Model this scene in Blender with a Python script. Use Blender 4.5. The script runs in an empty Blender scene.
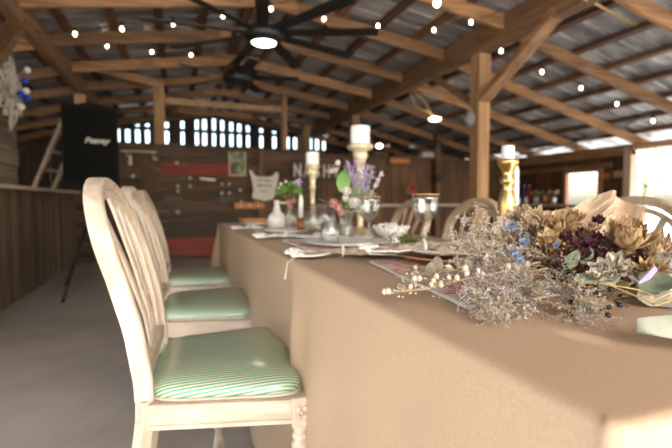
import bpy, bmesh, math, random
from mathutils import Vector, Matrix, Euler, noise
random.seed(7)
PI = math.pi
COL = bpy.context.scene.collection
S = bpy.context.scene
# ------------------------------------------------------------------ camera
YAW, PITCH, F = math.radians(20.0), math.radians(3.0), 440.0
CAM = Vector((0, 0, .924))
cam_d = bpy.data.cameras.new('camera'); cam = bpy.data.objects.new('camera', cam_d); COL.objects.link(cam)
cam.location = CAM; cam.rotation_euler = (PI/2 - PITCH, 0, -YAW)
cam_d.sensor_width = 36; cam_d.lens = F/672*36
cam_d.clip_start = .02; cam_d.clip_end = 300
cam_d.dof.use_dof = True; cam_d.dof.focus_distance = .70; cam_d.dof.aperture_fstop = 3.6
S.camera = cam
FW = Vector((math.sin(YAW), math.cos(YAW), 0)); RT = Vector((math.cos(YAW), -math.sin(YAW), 0)); UP = Vector((0, 0, 1))
def ray(u, v):
    y = (224-v)/F
    return RT*((u-336)/F) + FW*(math.cos(PITCH)+y*math.sin(PITCH)) + UP*(-math.sin(PITCH)+y*math.cos(PITCH))
def PD(u, v, d): r = ray(u, v); return CAM + r*(d/r.dot(FW))
def PY(u, v, Y): r = ray(u, v); return CAM + r*((Y-CAM.y)/r.y)
def PX(u, v, X): r = ray(u, v); return CAM + r*((X-CAM.x)/r.x)
def PZ(u, v, z): r = ray(u, v); return CAM + r*((z-CAM.z)/r.z)
# ------------------------------------------------------------------ materials
def new_mat(name):
    m = bpy.data.materials.new(name); m.use_nodes = True
    nt = m.node_tree; b = nt.nodes['Principled BSDF']
    return m, nt, b
def setv(b, **k):
    for n, v in k.items(): b.inputs[n.replace('_', ' ')].default_value = v
def c4(c): return (c[0], c[1], c[2], 1)
def plain(name, col, rough=.6, metal=0, var=.12, scale=30, bump=0, **k):
    m, nt, b = new_mat(name)
    tc = nt.nodes.new('ShaderNodeTexCoord'); nz = nt.nodes.new('ShaderNodeTexNoise')
    nz.inputs['Scale'].default_value = scale; nz.inputs['Detail'].default_value = 4
    nt.links.new(tc.outputs['Object'], nz.inputs['Vector'])
    cr = nt.nodes.new('ShaderNodeValToRGB')
    cr.color_ramp.elements[0].position = .3; cr.color_ramp.elements[1].position = .7
    cr.color_ramp.elements[0].color = c4([max(0, x*(1-var)) for x in col])
    cr.color_ramp.elements[1].color = c4([min(1, x*(1+var)) for x in col])
    nt.links.new(nz.outputs['Fac'], cr.inputs['Fac']); nt.links.new(cr.outputs['Color'], b.inputs['Base Color'])
    if bump:
        bp = nt.nodes.new('ShaderNodeBump'); bp.inputs['Strength'].default_value = bump; bp.inputs['Distance'].default_value = .005
        nt.links.new(nz.outputs['Fac'], bp.inputs['Height']); nt.links.new(bp.outputs['Normal'], b.inputs['Normal'])
    setv(b, Roughness=rough, Metallic=metal, **k)
    return m
def wood(name, c1, c2, axis='X', scale=6, rough=.7, bump=.25, stretch=14, patch=None, rnd=.25):
    """grain running along one axis, with a tone of its own per object and per plank island"""
    m, nt, b = new_mat(name)
    N, L = nt.nodes.new, nt.links.new
    tc = N('ShaderNodeTexCoord'); mp = N('ShaderNodeMapping')
    sc = [scale*stretch]*3; sc['XYZ'.index(axis)] = scale
    mp.inputs['Scale'].default_value = sc
    L(tc.outputs['Object'], mp.inputs['Vector'])
    geo = N('ShaderNodeNewGeometry')
    ofs = N('ShaderNodeVectorMath'); ofs.operation = 'ADD'
    mul = N('ShaderNodeMath'); mul.operation = 'MULTIPLY'; mul.inputs[1].default_value = 37
    L(geo.outputs['Random Per Island'], mul.inputs[0])
    L(mp.outputs['Vector'], ofs.inputs[0]); L(mul.outputs[0], ofs.inputs[1])
    nz = N('ShaderNodeTexNoise'); nz.inputs['Scale'].default_value = .5; nz.inputs['Detail'].default_value = 6; nz.inputs['Distortion'].default_value = .6
    L(ofs.outputs[0], nz.inputs['Vector'])
    cr = N('ShaderNodeValToRGB'); cr.color_ramp.elements[0].position = .32; cr.color_ramp.elements[1].position = .68
    cr.color_ramp.elements[0].color = c4(c1); cr.color_ramp.elements[1].color = c4(c2)
    L(nz.outputs['Fac'], cr.inputs['Fac'])
    col = cr.outputs['Color']
    oi = N('ShaderNodeObjectInfo')
    ad = N('ShaderNodeMath'); ad.operation = 'ADD'; L(geo.outputs['Random Per Island'], ad.inputs[0]); L(oi.outputs['Random'], ad.inputs[1])
    fr = N('ShaderNodeMath'); fr.operation = 'FRACT'; L(ad.outputs[0], fr.inputs[0])
    mr = N('ShaderNodeMapRange'); mr.inputs['To Min'].default_value = 1-rnd; mr.inputs['To Max'].default_value = 1+rnd
    L(fr.outputs[0], mr.inputs['Value'])
    hs = N('ShaderNodeHueSaturation'); L(mr.outputs[0], hs.inputs['Value']); L(col, hs.inputs['Color']); col = hs.outputs['Color']
    if patch:
        n2 = N('ShaderNodeTexNoise'); n2.inputs['Scale'].default_value = patch[1]; n2.inputs['Detail'].default_value = 5
        L(tc.outputs['Object'], n2.inputs['Vector'])
        r2 = N('ShaderNodeValToRGB'); r2.color_ramp.elements[0].position = patch[2]; r2.color_ramp.elements[1].position = patch[2]+.12
        L(n2.outputs['Fac'], r2.inputs['Fac'])
        mx = N('ShaderNodeMixRGB'); mx.inputs[2].default_value = c4(patch[0]); L(r2.outputs['Color'], mx.inputs[0]); L(col, mx.inputs[1]); col = mx.outputs[0]
    L(col, b.inputs['Base Color'])
    bp = N('ShaderNodeBump'); bp.inputs['Strength'].default_value = bump; bp.inputs['Distance'].default_value = .004
    L(nz.outputs['Fac'], bp.inputs['Height']); L(bp.outputs['Normal'], b.inputs['Normal'])
    setv(b, Roughness=rough)
    return m
M = {}
M['beam_x'] = wood('rough sawn beam x', (.19,.092,.038), (.43,.23,.10), 'X', 3, rnd=.3, patch=((.24,.14,.08), 2, .62))
M['beam_y'] = wood('rough sawn beam y', (.16,.08,.034), (.35,.19,.088), 'Y', 3, rnd=.25, patch=((.2,.12,.07), 2, .62))
M['purlin'] = wood('dark purlin', (.08,.036,.018), (.22,.10,.042), 'Y', 3, rnd=.35)
M['beam_light'] = wood('newer pale beam', (.36,.21,.10), (.56,.36,.19), 'X', 3, rnd=.05)
M['beam_z'] = wood('rough sawn post', (.24,.13,.06), (.44,.26,.12), 'Z', 3, rnd=.2)
M['plank_x'] = wood('weathered planks', (.030,.016,.008), (.115,.06,.03), 'X', 4, rnd=.5)
M['plank_y'] = wood('weathered grey planks', (.10,.075,.055), (.25,.19,.14), 'Y', 4, rnd=.4)
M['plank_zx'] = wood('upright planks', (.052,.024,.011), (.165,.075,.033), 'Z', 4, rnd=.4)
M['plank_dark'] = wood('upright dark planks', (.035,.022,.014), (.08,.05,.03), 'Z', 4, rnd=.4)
M['ledge'] = wood('pale ledge', (.42,.34,.25), (.60,.50,.38), 'Y', 3, rnd=.1)
M['jamb'] = wood('pinkish pale jamb', (.55,.38,.26), (.70,.54,.40), 'Z', 3, rnd=.05)
M['ledge_x'] = wood('pale ledge x', (.46,.38,.28), (.62,.53,.41), 'X', 3, rnd=.1)
M['red_board'] = wood('faded red board', (.13,.018,.010), (.24,.04,.02), 'X', 4, rnd=.1)
M['chair_wood'] = wood('whitewashed wood', (.48,.37,.27), (.66,.58,.49), 'Z', 10, rough=.55, rnd=.04, stretch=5, patch=((.46,.27,.16), 14, .63), bump=.15)
M['chair_x'] = wood('whitewashed wood x', (.46,.35,.26), (.64,.56,.47), 'X', 10, rough=.55, rnd=.04, stretch=5, patch=((.45,.27,.16), 14, .62), bump=.15)
M['far_chair'] = wood('lime washed wood', (.40,.29,.19), (.60,.47,.34), 'Z', 10, rough=.6, rnd=.04, stretch=5)
M['black'] = plain('black painted metal', (.012,.011,.010), .45)
M['black_plastic'] = plain('black plastic', (.006,.006,.006), .8, bump=.2, scale=300, Specular_IOR_Level=.2)
M['gold'] = plain('brushed gold', (.66,.44,.17), .3, 1, var=.08, scale=12)
M['pale_gold'] = plain('worn pale gold', (.66,.54,.36), .42, .6, var=.25, scale=40)
M['wax'] = plain('white wax', (.86,.84,.80), .5, Subsurface_Weight=.15)
M['white_ceramic'] = plain('white ceramic', (.78,.76,.72), .25, var=.03)
M['linen'] = plain('cream linen', (.55,.44,.32), .9, var=.15, bump=.6, scale=200)
M['lace'] = plain('white lace', (.80,.77,.73), .9, var=.1, bump=.6, scale=300)
M['rust'] = plain('rust wicker', (.50,.24,.10), .6, var=.2, scale=80)
M['amber'] = plain('amber glass', (.75,.18,.02), .1, Transmission_Weight=.7)
M['leaf'] = plain('bright green leaf', (.13,.26,.05), .45)
M['moss'] = plain('green moss', (.10,.17,.04), .8, var=.4)
M['rose_white'] = plain('white rose petals', (.85,.82,.76), .6, var=.04)
M['rose_pink'] = plain('pink petals', (.72,.42,.38), .6)
M['lavender'] = plain('lavender blossom', (.34,.27,.42), .8, var=.3)
M['statice'] = plain('grey lilac statice', (.50,.47,.50), .85, var=.25, scale=60)
M['statice2'] = plain('beige statice', (.50,.44,.36), .85, var=.25, scale=60)
M['stem'] = plain('dry stem', (.38,.29,.18), .8)
M['straw'] = plain('straw petals', (.50,.33,.17), .75, var=.22, scale=60)
M['straw2'] = plain('pale straw petals', (.60,.44,.27), .75, var=.2, scale=60)
M['burgundy'] = plain('burgundy petals', (.10,.026,.034), .75, var=.4, scale=60)
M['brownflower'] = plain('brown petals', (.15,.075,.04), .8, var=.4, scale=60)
M['cream'] = plain('cream dried petals', (.54,.47,.37), .8, var=.1, scale=60)
M['dryleaf'] = plain('dry grey leaf', (.24,.20,.145), .8, var=.25, scale=40)
M['greenleaf'] = plain('dusty green leaf', (.24,.28,.18), .8, var=.3, scale=40)
M['blue'] = plain('blue petals', (.25,.30,.40), .8, var=.3)
M['berry'] = plain('black berries', (.012,.012,.014), .35)
M['ochre'] = plain('ochre husk', (.40,.22,.07), .7, var=.3)
M['purple'] = plain('lilac ribbon', (.46,.34,.55), .5)
M['blackiron'] = plain('black iron', (.02,.02,.02), .5)
M['bushleaf'] = plain('leaves with painted sun glare', (.62,.68,.46), .6, var=.3, scale=3)  # leaf colour lifted very pale to imitate blown-out sunlight
M['bark'] = plain('bark', (.2,.15,.1), .9)
M['orange'] = plain('orange board', (.45,.17,.05), .6)
M['cord'] = plain('yellow cord', (.55,.36,.10), .6)
M['gravel'] = plain('pale gravel ground', (.58,.56,.52), .95, var=.2, scale=2)
M['terracotta'] = plain('terracotta', (.45,.2,.1), .8)
M['redpl'] = plain('red plastic', (.5,.05,.05), .5)
M['violet'] = plain('violet plastic', (.16,.07,.35), .5)
M['sign_white'] = plain('chalky white tin', (.62,.60,.57), .6, var=.15, scale=20)
M['greytext'] = plain('grey lettering', (.18,.16,.15), .7)
M['ladder'] = plain('weathered ladder wood', (.27,.21,.16), .8, var=.25)
M['ornament'] = plain('distressed white tin', (.50,.45,.38), .6, var=.35, scale=30)
M['blueglass'] = plain('cobalt glass', (.01,.05,.45), .12)
M['silver'] = plain('silver', (.55,.55,.56), .3, .8)
M['galv'] = plain('pale galvanised fitting', (.30,.31,.29), .5, .2)
def glass(name, col=(1,1,1), rough=.02):
    m, nt, b = new_mat(name)
    setv(b, Base_Color=c4(col), Roughness=rough, Transmission_Weight=1.0, IOR=1.45)
    return m
def thin_glass(name, base=.08, edge=.55):
    m, nt, b = new_mat(name); N, L = nt.nodes.new, nt.links.new
    nt.nodes.remove(b); out = nt.nodes['Material Output']
    tr = N('ShaderNodeBsdfTransparent'); tr.inputs[0].default_value = (.97,.975,.965,1)
    gl = N('ShaderNodeBsdfGlossy'); gl.inputs['Roughness'].default_value = .04
    lw = N('ShaderNodeLayerWeight'); lw.inputs['Blend'].default_value = .35
    mr = N('ShaderNodeMapRange'); mr.inputs['To Min'].default_value = base; mr.inputs['To Max'].default_value = edge
    L(lw.outputs['Facing'], mr.inputs['Value'])
    mx = N('ShaderNodeMixShader'); L(mr.outputs[0], mx.inputs[0]); L(tr.outputs[0], mx.inputs[1]); L(gl.outputs[0], mx.inputs[2]); L(mx.outputs[0], out.inputs['Surface'])
    return m
M['glass'] = thin_glass('clear glass', .05, .4); M['etched'] = thin_glass('ribbed glass', .10, .62)
M['gilt'] = plain('gilt edge', (.60,.34,.12), .3, .35)
def emis(name, col, st):
    m, nt, b = new_mat(name)
    setv(b, Base_Color=c4(col), Emission_Color=c4(col), Emission_Strength=st)
    return m
M['bulb'] = emis('warm bulb', (1,.80,.50), 11); M['lamp'] = emis('fan lamp', (1,.93,.82), 9)
M['lampoff'] = emis('cfl lamp', (1,.93,.8), 6)

def kraft(name, col, bump=.5, sc=6):
    m, nt, b = new_mat(name); N, L = nt.nodes.new, nt.links.new
    tc = N('ShaderNodeTexCoord')
    n1 = N('ShaderNodeTexNoise'); n1.inputs['Scale'].default_value = sc; n1.inputs['Detail'].default_value = 3; L(tc.outputs['Object'], n1.inputs['Vector'])
    n2 = N('ShaderNodeTexNoise'); n2.inputs['Scale'].default_value = 260; n2.inputs['Detail'].default_value = 2; L(tc.outputs['Object'], n2.inputs['Vector'])
    cr = N('ShaderNodeValToRGB'); cr.color_ramp.elements[0].position = .3; cr.color_ramp.elements[1].position = .7
    cr.color_ramp.elements[0].color = c4([x*.93 for x in col]); cr.color_ramp.elements[1].color = c4([x*1.07 for x in col])
    L(n2.outputs['Fac'], cr.inputs['Fac']); L(cr.outputs['Color'], b.inputs['Base Color'])
    b1 = N('ShaderNodeBump'); b1.inputs['Strength'].default_value = bump; b1.inputs['Distance'].default_value = .012; L(n1.outputs['Fac'], b1.inputs['Height'])
    L(b1.outputs['Normal'], b.inputs['Normal']); setv(b, Roughness=.5)
    return m
M['kraft'] = kraft('brown kraft paper', (.50,.355,.235), .45, 3)
M['kraft_wrap'] = kraft('pale kraft wrap', (.52,.375,.25), .8, 14)
M['greenwrap'] = kraft('grey green paper', (.50,.49,.40), .5, 9)

def mat_stripe():
    m, nt, b = new_mat('green ticking under clear vinyl'); N, L = nt.nodes.new, nt.links.new
    tc = N('ShaderNodeTexCoord'); sx = N('ShaderNodeSeparateXYZ'); L(tc.outputs['Object'], sx.inputs[0])
    ad = N('ShaderNodeMath'); ad.operation = 'ADD'; L(sx.outputs['Y'], ad.inputs[0]); L(sx.outputs['Z'], ad.inputs[1])
    mu = N('ShaderNodeMath'); mu.operation = 'MULTIPLY'; mu.inputs[1].default_value = 90; L(ad.outputs[0], mu.inputs[0])
    fr = N('ShaderNodeMath'); fr.operation = 'FRACT'; L(mu.outputs[0], fr.inputs[0])
    cr = N('ShaderNodeValToRGB'); e = cr.color_ramp.elements
    e[0].position = .40; e[0].color = (.01,.30,.13,1); e[1].position = .50; e[1].color = (.60,.56,.47,1)
    L(fr.outputs[0], cr.inputs['Fac']); L(cr.outputs['Color'], b.inputs['Base Color'])
    setv(b, Roughness=.4, Coat_Weight=1.0, Coat_Roughness=.16)
    return m
M['stripe'] = mat_stripe()
def mat_concrete():
    m, nt, b = new_mat('trowelled concrete'); N, L = nt.nodes.new, nt.links.new
    tc = N('ShaderNodeTexCoord'); n = N('ShaderNodeTexNoise'); n.inputs['Scale'].default_value = 1.2; n.inputs['Detail'].default_value = 8; n.inputs['Roughness'].default_value = .65
    L(tc.outputs['Object'], n.inputs['Vector'])
    cr = N('ShaderNodeValToRGB'); e = cr.color_ramp.elements
    e[0].position = .35; e[0].color = (.36,.325,.29,1); e[1].position = .68; e[1].color = (.52,.48,.44,1)
    L(n.outputs['Fac'], cr.inputs['Fac']); L(cr.outputs['Color'], b.inputs['Base Color'])
    setv(b, Roughness=.55)
    return m
M['concrete'] = mat_concrete()
def mat_roof():
    m, nt, b = new_mat('galvanised roof sheet'); N, L = nt.nodes.new, nt.links.new
    tc = N('ShaderNodeTexCoord')
    mp = N('ShaderNodeMapping'); mp.inputs['Scale'].default_value = (.9, 3.5, 1); L(tc.outputs['Object'], mp.inputs['Vector'])
    n = N('ShaderNodeTexNoise'); n.inputs['Scale'].default_value = 1.6; n.inputs['Detail'].default_value = 7; n.inputs['Roughness'].default_value = .7
    L(mp.outputs[0], n.inputs['Vector'])
    cr = N('ShaderNodeValToRGB'); e = cr.color_ramp.elements
    e[0].position = .36; e[0].color = (.15,.14,.135,1); e[1].position = .62; e[1].color = (.60,.60,.60,1)
    L(n.outputs['Fac'], cr.inputs['Fac'])
    L(cr.outputs['Color'], b.inputs['Base Color'])
    setv(b, Roughness=.42, Metallic=.35)
    return m
M['roof'] = mat_roof()
def mat_toile():
    m, nt, b = new_mat('pink printed cotton'); N, L = nt.nodes.new, nt.links.new
    tc = N('ShaderNodeTexCoord'); n = N('ShaderNodeTexNoise'); n.inputs['Scale'].default_value = 24; n.inputs['Detail'].default_value = 6; n.inputs['Distortion'].default_value = 1.6
    L(tc.outputs['Object'], n.inputs['Vector'])
    cr = N('ShaderNodeValToRGB'); e = cr.color_ramp.elements
    e[0].position = .48; e[0].color = (.68,.60,.52,1); e[1].position = .56; e[1].color = (.60,.25,.20,1)
    L(n.outputs['Fac'], cr.inputs['Fac']); L(cr.outputs['Color'], b.inputs['Base Color']); setv(b, Roughness=.8)
    return m
M['toile'] = mat_toile()
def mat_poster():
    m, nt, b = new_mat('faded green botanical print'); N, L = nt.nodes.new, nt.links.new
    tc = N('ShaderNodeTexCoord'); n = N('ShaderNodeTexNoise'); n.inputs['Scale'].default_value = 9; n.inputs['Detail'].default_value = 2
    L(tc.outputs['Object'], n.inputs['Vector'])
    cr = N('ShaderNodeValToRGB'); e = cr.color_ramp.elements
    e[0].position = .45; e[0].color = (.30,.30,.20,1); e[1].position = .58; e[1].color = (.06,.13,.08,1)
    L(n.outputs['Fac'], cr.inputs['Fac']); L(cr.outputs['Color'], b.inputs['Base Color']); setv(b, Roughness=.8)
    return m
M['poster'] = mat_poster()
# ------------------------------------------------------------------ mesh helpers
class MB:
    def __init__(s): s.bm = bmesh.new()
    def box(s, c, size, rot=None):
        m = Matrix.Translation(Vector(c))
        if rot is not None: m = m @ Euler(rot).to_matrix().to_4x4()
        bmesh.ops.create_cube(s.bm, size=1, matrix=m @ Matrix.Diagonal((size[0], size[1], size[2], 1)))
        return s
    def bar(s, a, b, w, h, up=UP):
        a, b = Vector(a), Vector(b); d = b-a; L = d.length; x = d.normalized()
        y = up.cross(x)
        if y.length < 1e-3: y = Vector((0,1,0))
        y.normalize(); z = x.cross(y)
        m = Matrix((x, y, z)).transposed().to_4x4(); m.translation = (a+b)/2
        bmesh.ops.create_cube(s.bm, size=1, matrix=m @ Matrix.Diagonal((L, w, h, 1)))
        return s
    def tube(s, pts, rad, n=8, caps=True, flat=None):
        pts = [Vector(p) for p in pts]
        if not hasattr(rad, '__len__'): rad = [rad]*len(pts)
        rings = []; prev = None
        for i, p in enumerate(pts):
            t = (pts[min(i+1, len(pts)-1)]-pts[max(i-1, 0)])
            if t.length < 1e-9: t = Vector((0,0,1))
            t.normalize()
            if prev is None:
                a = UP if abs(t.z) < .95 else Vector((1,0,0))
                x = a.cross(t).normalized()
            else:
                x = (prev - t*prev.dot(t)).normalized()
            prev = x; y = t.cross(x)
            r = rad[i]; rx, ry = (r if hasattr(r, '__len__') else (r, r))
            rings.append([s.bm.verts.new(p + x*math.cos(2*PI*k/n)*rx + y*math.sin(2*PI*k/n)*ry) for k in range(n)])
        for i in range(len(rings)-1):
            for k in range(n):
                s.bm.faces.new((rings[i][k], rings[i][(k+1)%n], rings[i+1][(k+1)%n], rings[i+1][k]))
        if caps:
            s.bm.faces.new(rings[0][::-1]); s.bm.faces.new(rings[-1])
        return s
    def lathe(s, prof, c=(0,0,0), n=28, axis=None, flute=0, nf=12):
        c = Vector(c); rings = []
        q = Vector((0,0,1)).rotation_difference(Vector(axis).normalized()) if axis is not None else None
        for r, z in prof:
            ring = []
            for k in range(n):
                a = 2*PI*k/n; rr = max(r, 1e-4)*(1+flute*math.cos(nf*a) if flute and r > .005 else 1)
                v = Vector((rr*math.cos(a), rr*math.sin(a), z))
                if q: v = q @ v
                ring.append(s.bm.verts.new(c+v))
            rings.append(ring)
        for i in range(len(rings)-1):
            for k in range(n):
                s.bm.faces.new((rings[i][k], rings[i][(k+1)%n], rings[i+1][(k+1)%n], rings[i+1][k]))
        if prof[0] == prof[-1]:
            bmesh.ops.remove_doubles(s.bm, verts=[v for r_ in (rings[0], rings[-1]) for v in r_], dist=1e-6)
        else: s.bm.faces.new(rings[0][::-1]); s.bm.faces.new(rings[-1])
        return s
    def ico(s, c, r, sub=1, sq=(1,1,1)):
        bmesh.ops.create_icosphere(s.bm, subdivisions=sub, radius=r, matrix=Matrix.Translation(Vector(c)) @ Matrix.Diagonal((sq[0], sq[1], sq[2], 1)))
        return s
    def petal(s, base, direction, up, L, w, curl=.3, cup=.2, n=4, tip=.15):
        """curved pointed petal from base along direction; curl bends it toward up"""
        d = Vector(direction).normalized(); u = Vector(up); u = (u-d*u.dot(d)).normalized(); side = d.cross(u)
        rows = []
        for i in range(n+1):
            t = i/n; ww = w*(math.sin(PI*min(1, t*.85+.12))**.8)*(1 if t < 1 else tip)
            p = Vector(base)+d*L*t*(1-.25*abs(curl)*t)+u*L*curl*t*t
            rows.append([s.bm.verts.new(p+side*ww*k*.5+u*cup*w*abs(k)) for k in (-1,0,1)])
        for i in range(n):
            for k in range(2): s.bm.faces.new((rows[i][k], rows[i][k+1], rows[i+1][k+1], rows[i+1][k]))
        return s
    def sheet(s, f, nu, nv):
        g = [[s.bm.verts.new(f(i/nu, j/nv)) for j in range(nv+1)] for i in range(nu+1)]
        for i in range(nu):
            for j in range(nv): s.bm.faces.new((g[i][j], g[i+1][j], g[i+1][j+1], g[i][j+1]))
        return s
    def done(s, name, mat, parent=None, smooth=False, bevel=0, sub=0, solid=0, loc=None, rot=None):
        bmesh.ops.recalc_face_normals(s.bm, faces=s.bm.faces)
        me = bpy.data.meshes.new(name); s.bm.to_mesh(me); s.bm.free()
        me.materials.append(mat if not isinstance(mat, str) else M[mat])
        if smooth:
            for p in me.polygons: p.use_smooth = True
        o = bpy.data.objects.new(name, me); COL.objects.link(o)
        if parent: o.parent = parent
        if loc is not None: o.location = loc
        if rot is not None: o.rotation_euler = rot
        if solid:
            md = o.modifiers.new('solid', 'SOLIDIFY'); md.thickness = solid; md.offset = 0
        if bevel:
            md = o.modifiers.new('bevel', 'BEVEL'); md.width = bevel; md.segments = 2; md.limit_method = 'ANGLE'
        if sub:
            md = o.modifiers.new('sub', 'SUBSURF'); md.levels = sub; md.render_levels = sub
        return o
def tag(o, label=None, cat=None, group=None, kind=None):
    if label: o['label'] = label
    if cat: o['category'] = cat
    if group: o['group'] = group
    if kind: o['kind'] = kind
    return o
def empty(name, loc, rz=0, **k):
    o = bpy.data.objects.new(name, None); COL.objects.link(o); o.location = loc; o.rotation_euler = (0, 0, rz)
    o.empty_display_size = .05
    return tag(o, **k)
def children(o): return [c for c in COL.objects if c.parent == o]
def copy_tree(o, parent=None):
    c = o.copy(); COL.objects.link(c); c.parent = parent
    for ch in children(o): copy_tree(ch, c)
    return c
def struct(mb, name, mat, label, **k):
    return tag(mb.done(name, mat, **k), label, None, None, 'structure')
def text(name, body, size, mat, parent, loc, rot, extrude=.002, bold=0, align='CENTER', sx=1, shear=0):
    cu = bpy.data.curves.new(name, 'FONT'); cu.body = body; cu.size = size; cu.extrude = extrude; cu.align_x = align; cu.align_y = 'CENTER'
    cu.offset = bold; cu.shear = shear; cu.resolution_u = 3
    cu.materials.append(M[mat])
    t_ = bpy.data.objects.new(name, cu); COL.objects.link(t_); bpy.context.view_layer.update()
    me = bpy.data.meshes.new_from_object(t_.evaluated_get(bpy.context.evaluated_depsgraph_get())); bpy.data.objects.remove(t_); bpy.data.curves.remove(cu)
    o = bpy.data.objects.new(name, me); COL.objects.link(o); o.parent = parent; o.location = loc; o.rotation_euler = rot; o.scale = (sx, 1, 1)
    return o
# ------------------------------------------------------------------ barn shell
XL, XR, XE, XW, YP, YG, Y0 = -1.30, 3.13, 6.6, -4.0, 7.4, 11.4, -2.6
XRG = .92
def zr(x):
    if x < XL: return 2.62-.25*(XL-x)
    if x < XRG: return 2.62+.15*(x-XL)
    if x < XR: return 2.62+.15*(XRG-XL)*(XR-x)/(XR-XRG)
    return 2.62-.25*(x-XR)
struct(MB().box((1.3, 4.4, -.05), (10.8, 14.2, .1)), 'floor', 'concrete', 'grey trowelled concrete floor of the barn')
struct(MB().box((10, 5, -.13), (120, 120, .04)), 'ground_outside', 'gravel', 'pale sunlit gravel ground outside the barn')
# roof: V-ribbed sheets running down each slope
def roof_panel(x0, x1, label, nm):
    b = MB(); y = Y0; pitch = .3
    ys = []
    while y < YG+.3:
        ys += [(y, 0), (y+.13, 0), (y+.15, .018), (y+.17, 0)]; y += pitch
    top = []
    for (yy, h) in ys:
        top.append([b.bm.verts.new((x, yy, zr(x)+.13+.045+h)) for x in (x0, x1)])
    for i in range(len(top)-1):
        b.bm.faces.new((top[i][0], top[i][1], top[i+1][1], top[i+1][0]))
    return struct(b, nm, 'roof', label, solid=.002)
roof_panel(XW-.3, XL, 'weathered galvanised sheets over the left lean-to', 'ceiling_left')
roof_panel(XL, XRG, 'weathered galvanised sheets on the left slope of the main roof', 'ceiling_center_left')
roof_panel(XRG, XR, 'weathered galvanised sheets on the right slope of the main roof', 'ceiling_center_right')
roof_panel(XR, XE+.5, 'weathered galvanised sheets over the right lean-to', 'ceiling_right')
tn = [0]
def trim(mb, mat, label, **k):
    tn[0] += 1
    return struct(mb, 'trim_%d' % tn[0], mat, label, **k)
RY = [-2.55, -1.5, -.5, .5, 1.55, 2.6, 3.63, 4.67, 5.7, 6.75, 7.8, 8.85, 9.9, 10.95]
for i, y in enumerate(RY):
    def rf(x0, x1, j=0): return MB().bar((x0, y+j, zr(x0)+.065), (x1, y+j, zr(x1)+.065), .05, .13)
    trim(rf(XW, XL+.1, .05), 'beam_x', 'rough sawn rafter of the left lean-to roof', bevel=.004)
    b = MB(); b.bar((XL-.1, y, zr(XL)+.065-.015), (XRG, y, zr(XRG)+.065), .05, .14); b.bar((XRG, y, zr(XRG)+.065), (XR+.1, y, zr(XR)+.05), .05, .14)
    b.box((XRG-.02, y-.035, zr(XRG)+.05), (.7, .02, .13))
    trim(b, 'beam_x', 'rough sawn rafter pair meeting at the ridge', bevel=.004)
    trim(rf(XR-.12, XE+.2, .05), 'beam_x', 'rough sawn rafter of the right lean-to roof', bevel=.004)
b = MB()
for x0, x1 in ((XW-.2, XL), (XL, XRG), (XRG, XR), (XR, XE+.4)): b.bar((x0, Y0-.03, zr(x0)+.09), (x1, Y0-.03, zr(x1)+.09), .03, .18)
trim(b, 'beam_x', 'added fascia board, out of view, blocking stray sun at the roof edge over the barn mouth')  # unseen board added to stop sun leaking between rafters and sheets
x = XW+.1
xs = []
while x < XE+.3:
    if min(abs(x-XRG), 9) > .12: xs.append(x)
    x += .47
xs += [XRG-.1, XRG+.1]
for x in xs:
    trim(MB().box((x, (Y0+YG)/2, zr(x)+.15), (.09, YG-Y0, .045)), 'purlin', 'dark weathered purlin under the roof sheets')
ry_l = (Y0+YG)/2
trim(MB().box((XL, ry_l, 2.62), (.10, YG-Y0, .24)), 'beam_y', 'long rough sawn girder over the aisle on the left', bevel=.006)
trim(MB().box((XR, ry_l, 2.62), (.11, YG-Y0, .24)), 'beam_y', 'long rough sawn girder right of the table', bevel=.006)
# posts and braces
def post(x, y, z0, z1, w, label, mat='beam_z'):
    return trim(MB().box((x, y, (z0+z1)/2), (w, w, z1-z0)), mat, label, bevel=.008)
post(XR, 4.02, 0, 2.5, .15, 'square rough sawn post carrying the right girder')
post(XR, .6, 0, 2.5, .17, 'square post of the right girder near the barn mouth')
post(XR, YP+.2, 0, 2.5, .16, 'square post where the right girder meets the plank partition')
post(XR, YG-.2, 0, 2.5, .16, 'square post of the right girder at the gable end')
trim(MB().bar((XR, 4.02, 1.98), (XR, 2.98, 2.56), .07, .14, Vector((1,0,0))), 'beam_y', 'diagonal knee brace on the near side of the right post', bevel=.005)
trim(MB().bar((XR, 4.02, 1.93), (XR, 5.0, 2.54), .05, .10, Vector((1,0,0))), 'beam_y', 'diagonal knee brace on the far side of the right post', bevel=.005)
post(XL, 3.45, 0, 2.5, .16, 'square post of the left girder')
post(XL, 7.52, 0, 2.5, .15, 'square post behind the loudspeaker')
trim(MB().bar((XL, 3.6, 1.62), (XL, 4.80, 2.54), .07, .14, Vector((1,0,0))), 'beam_y', 'diagonal knee brace under the left girder', bevel=.005)
pa = PY(72, 62, 7.25); pb = PY(160, 84, 7.25)
trim(MB().bar(pa, pb, .05, .12), 'beam_x', 'sloping tie board from the left post to the goal-like frame')
# frame behind the partition
a, b_ = PY(165, 101, 7.55), PY(284, 110, 8.3)
post(PY(159.5, 120, 7.55).x, 7.55, 0, PY(160, 82, 7.55).z, .155, 'upright post of the open header frame, left')
post(b_.x, 8.3, 0, PY(283, 94, 8.3).z, .10, 'upright post of the open header frame, right')
trim(MB().bar(a, b_, .05, .10), 'beam_light', 'header board spanning the open frame')
trim(MB().bar(PY(178, 110, 9.0), PY(252, 117, 9.0), .05, .10), 'beam_x', 'short collar board deep in the barn')
post(PY(306, 110, 9.6).x, 9.6, 0, 2.6, .16, 'square post deep in the barn')
trim(MB().bar(PY(306,112,9.6), PY(306,112,9.6)+Vector((.35,0,.45)), .05,.1), 'beam_x', 'small brace on the deep post')
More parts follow.
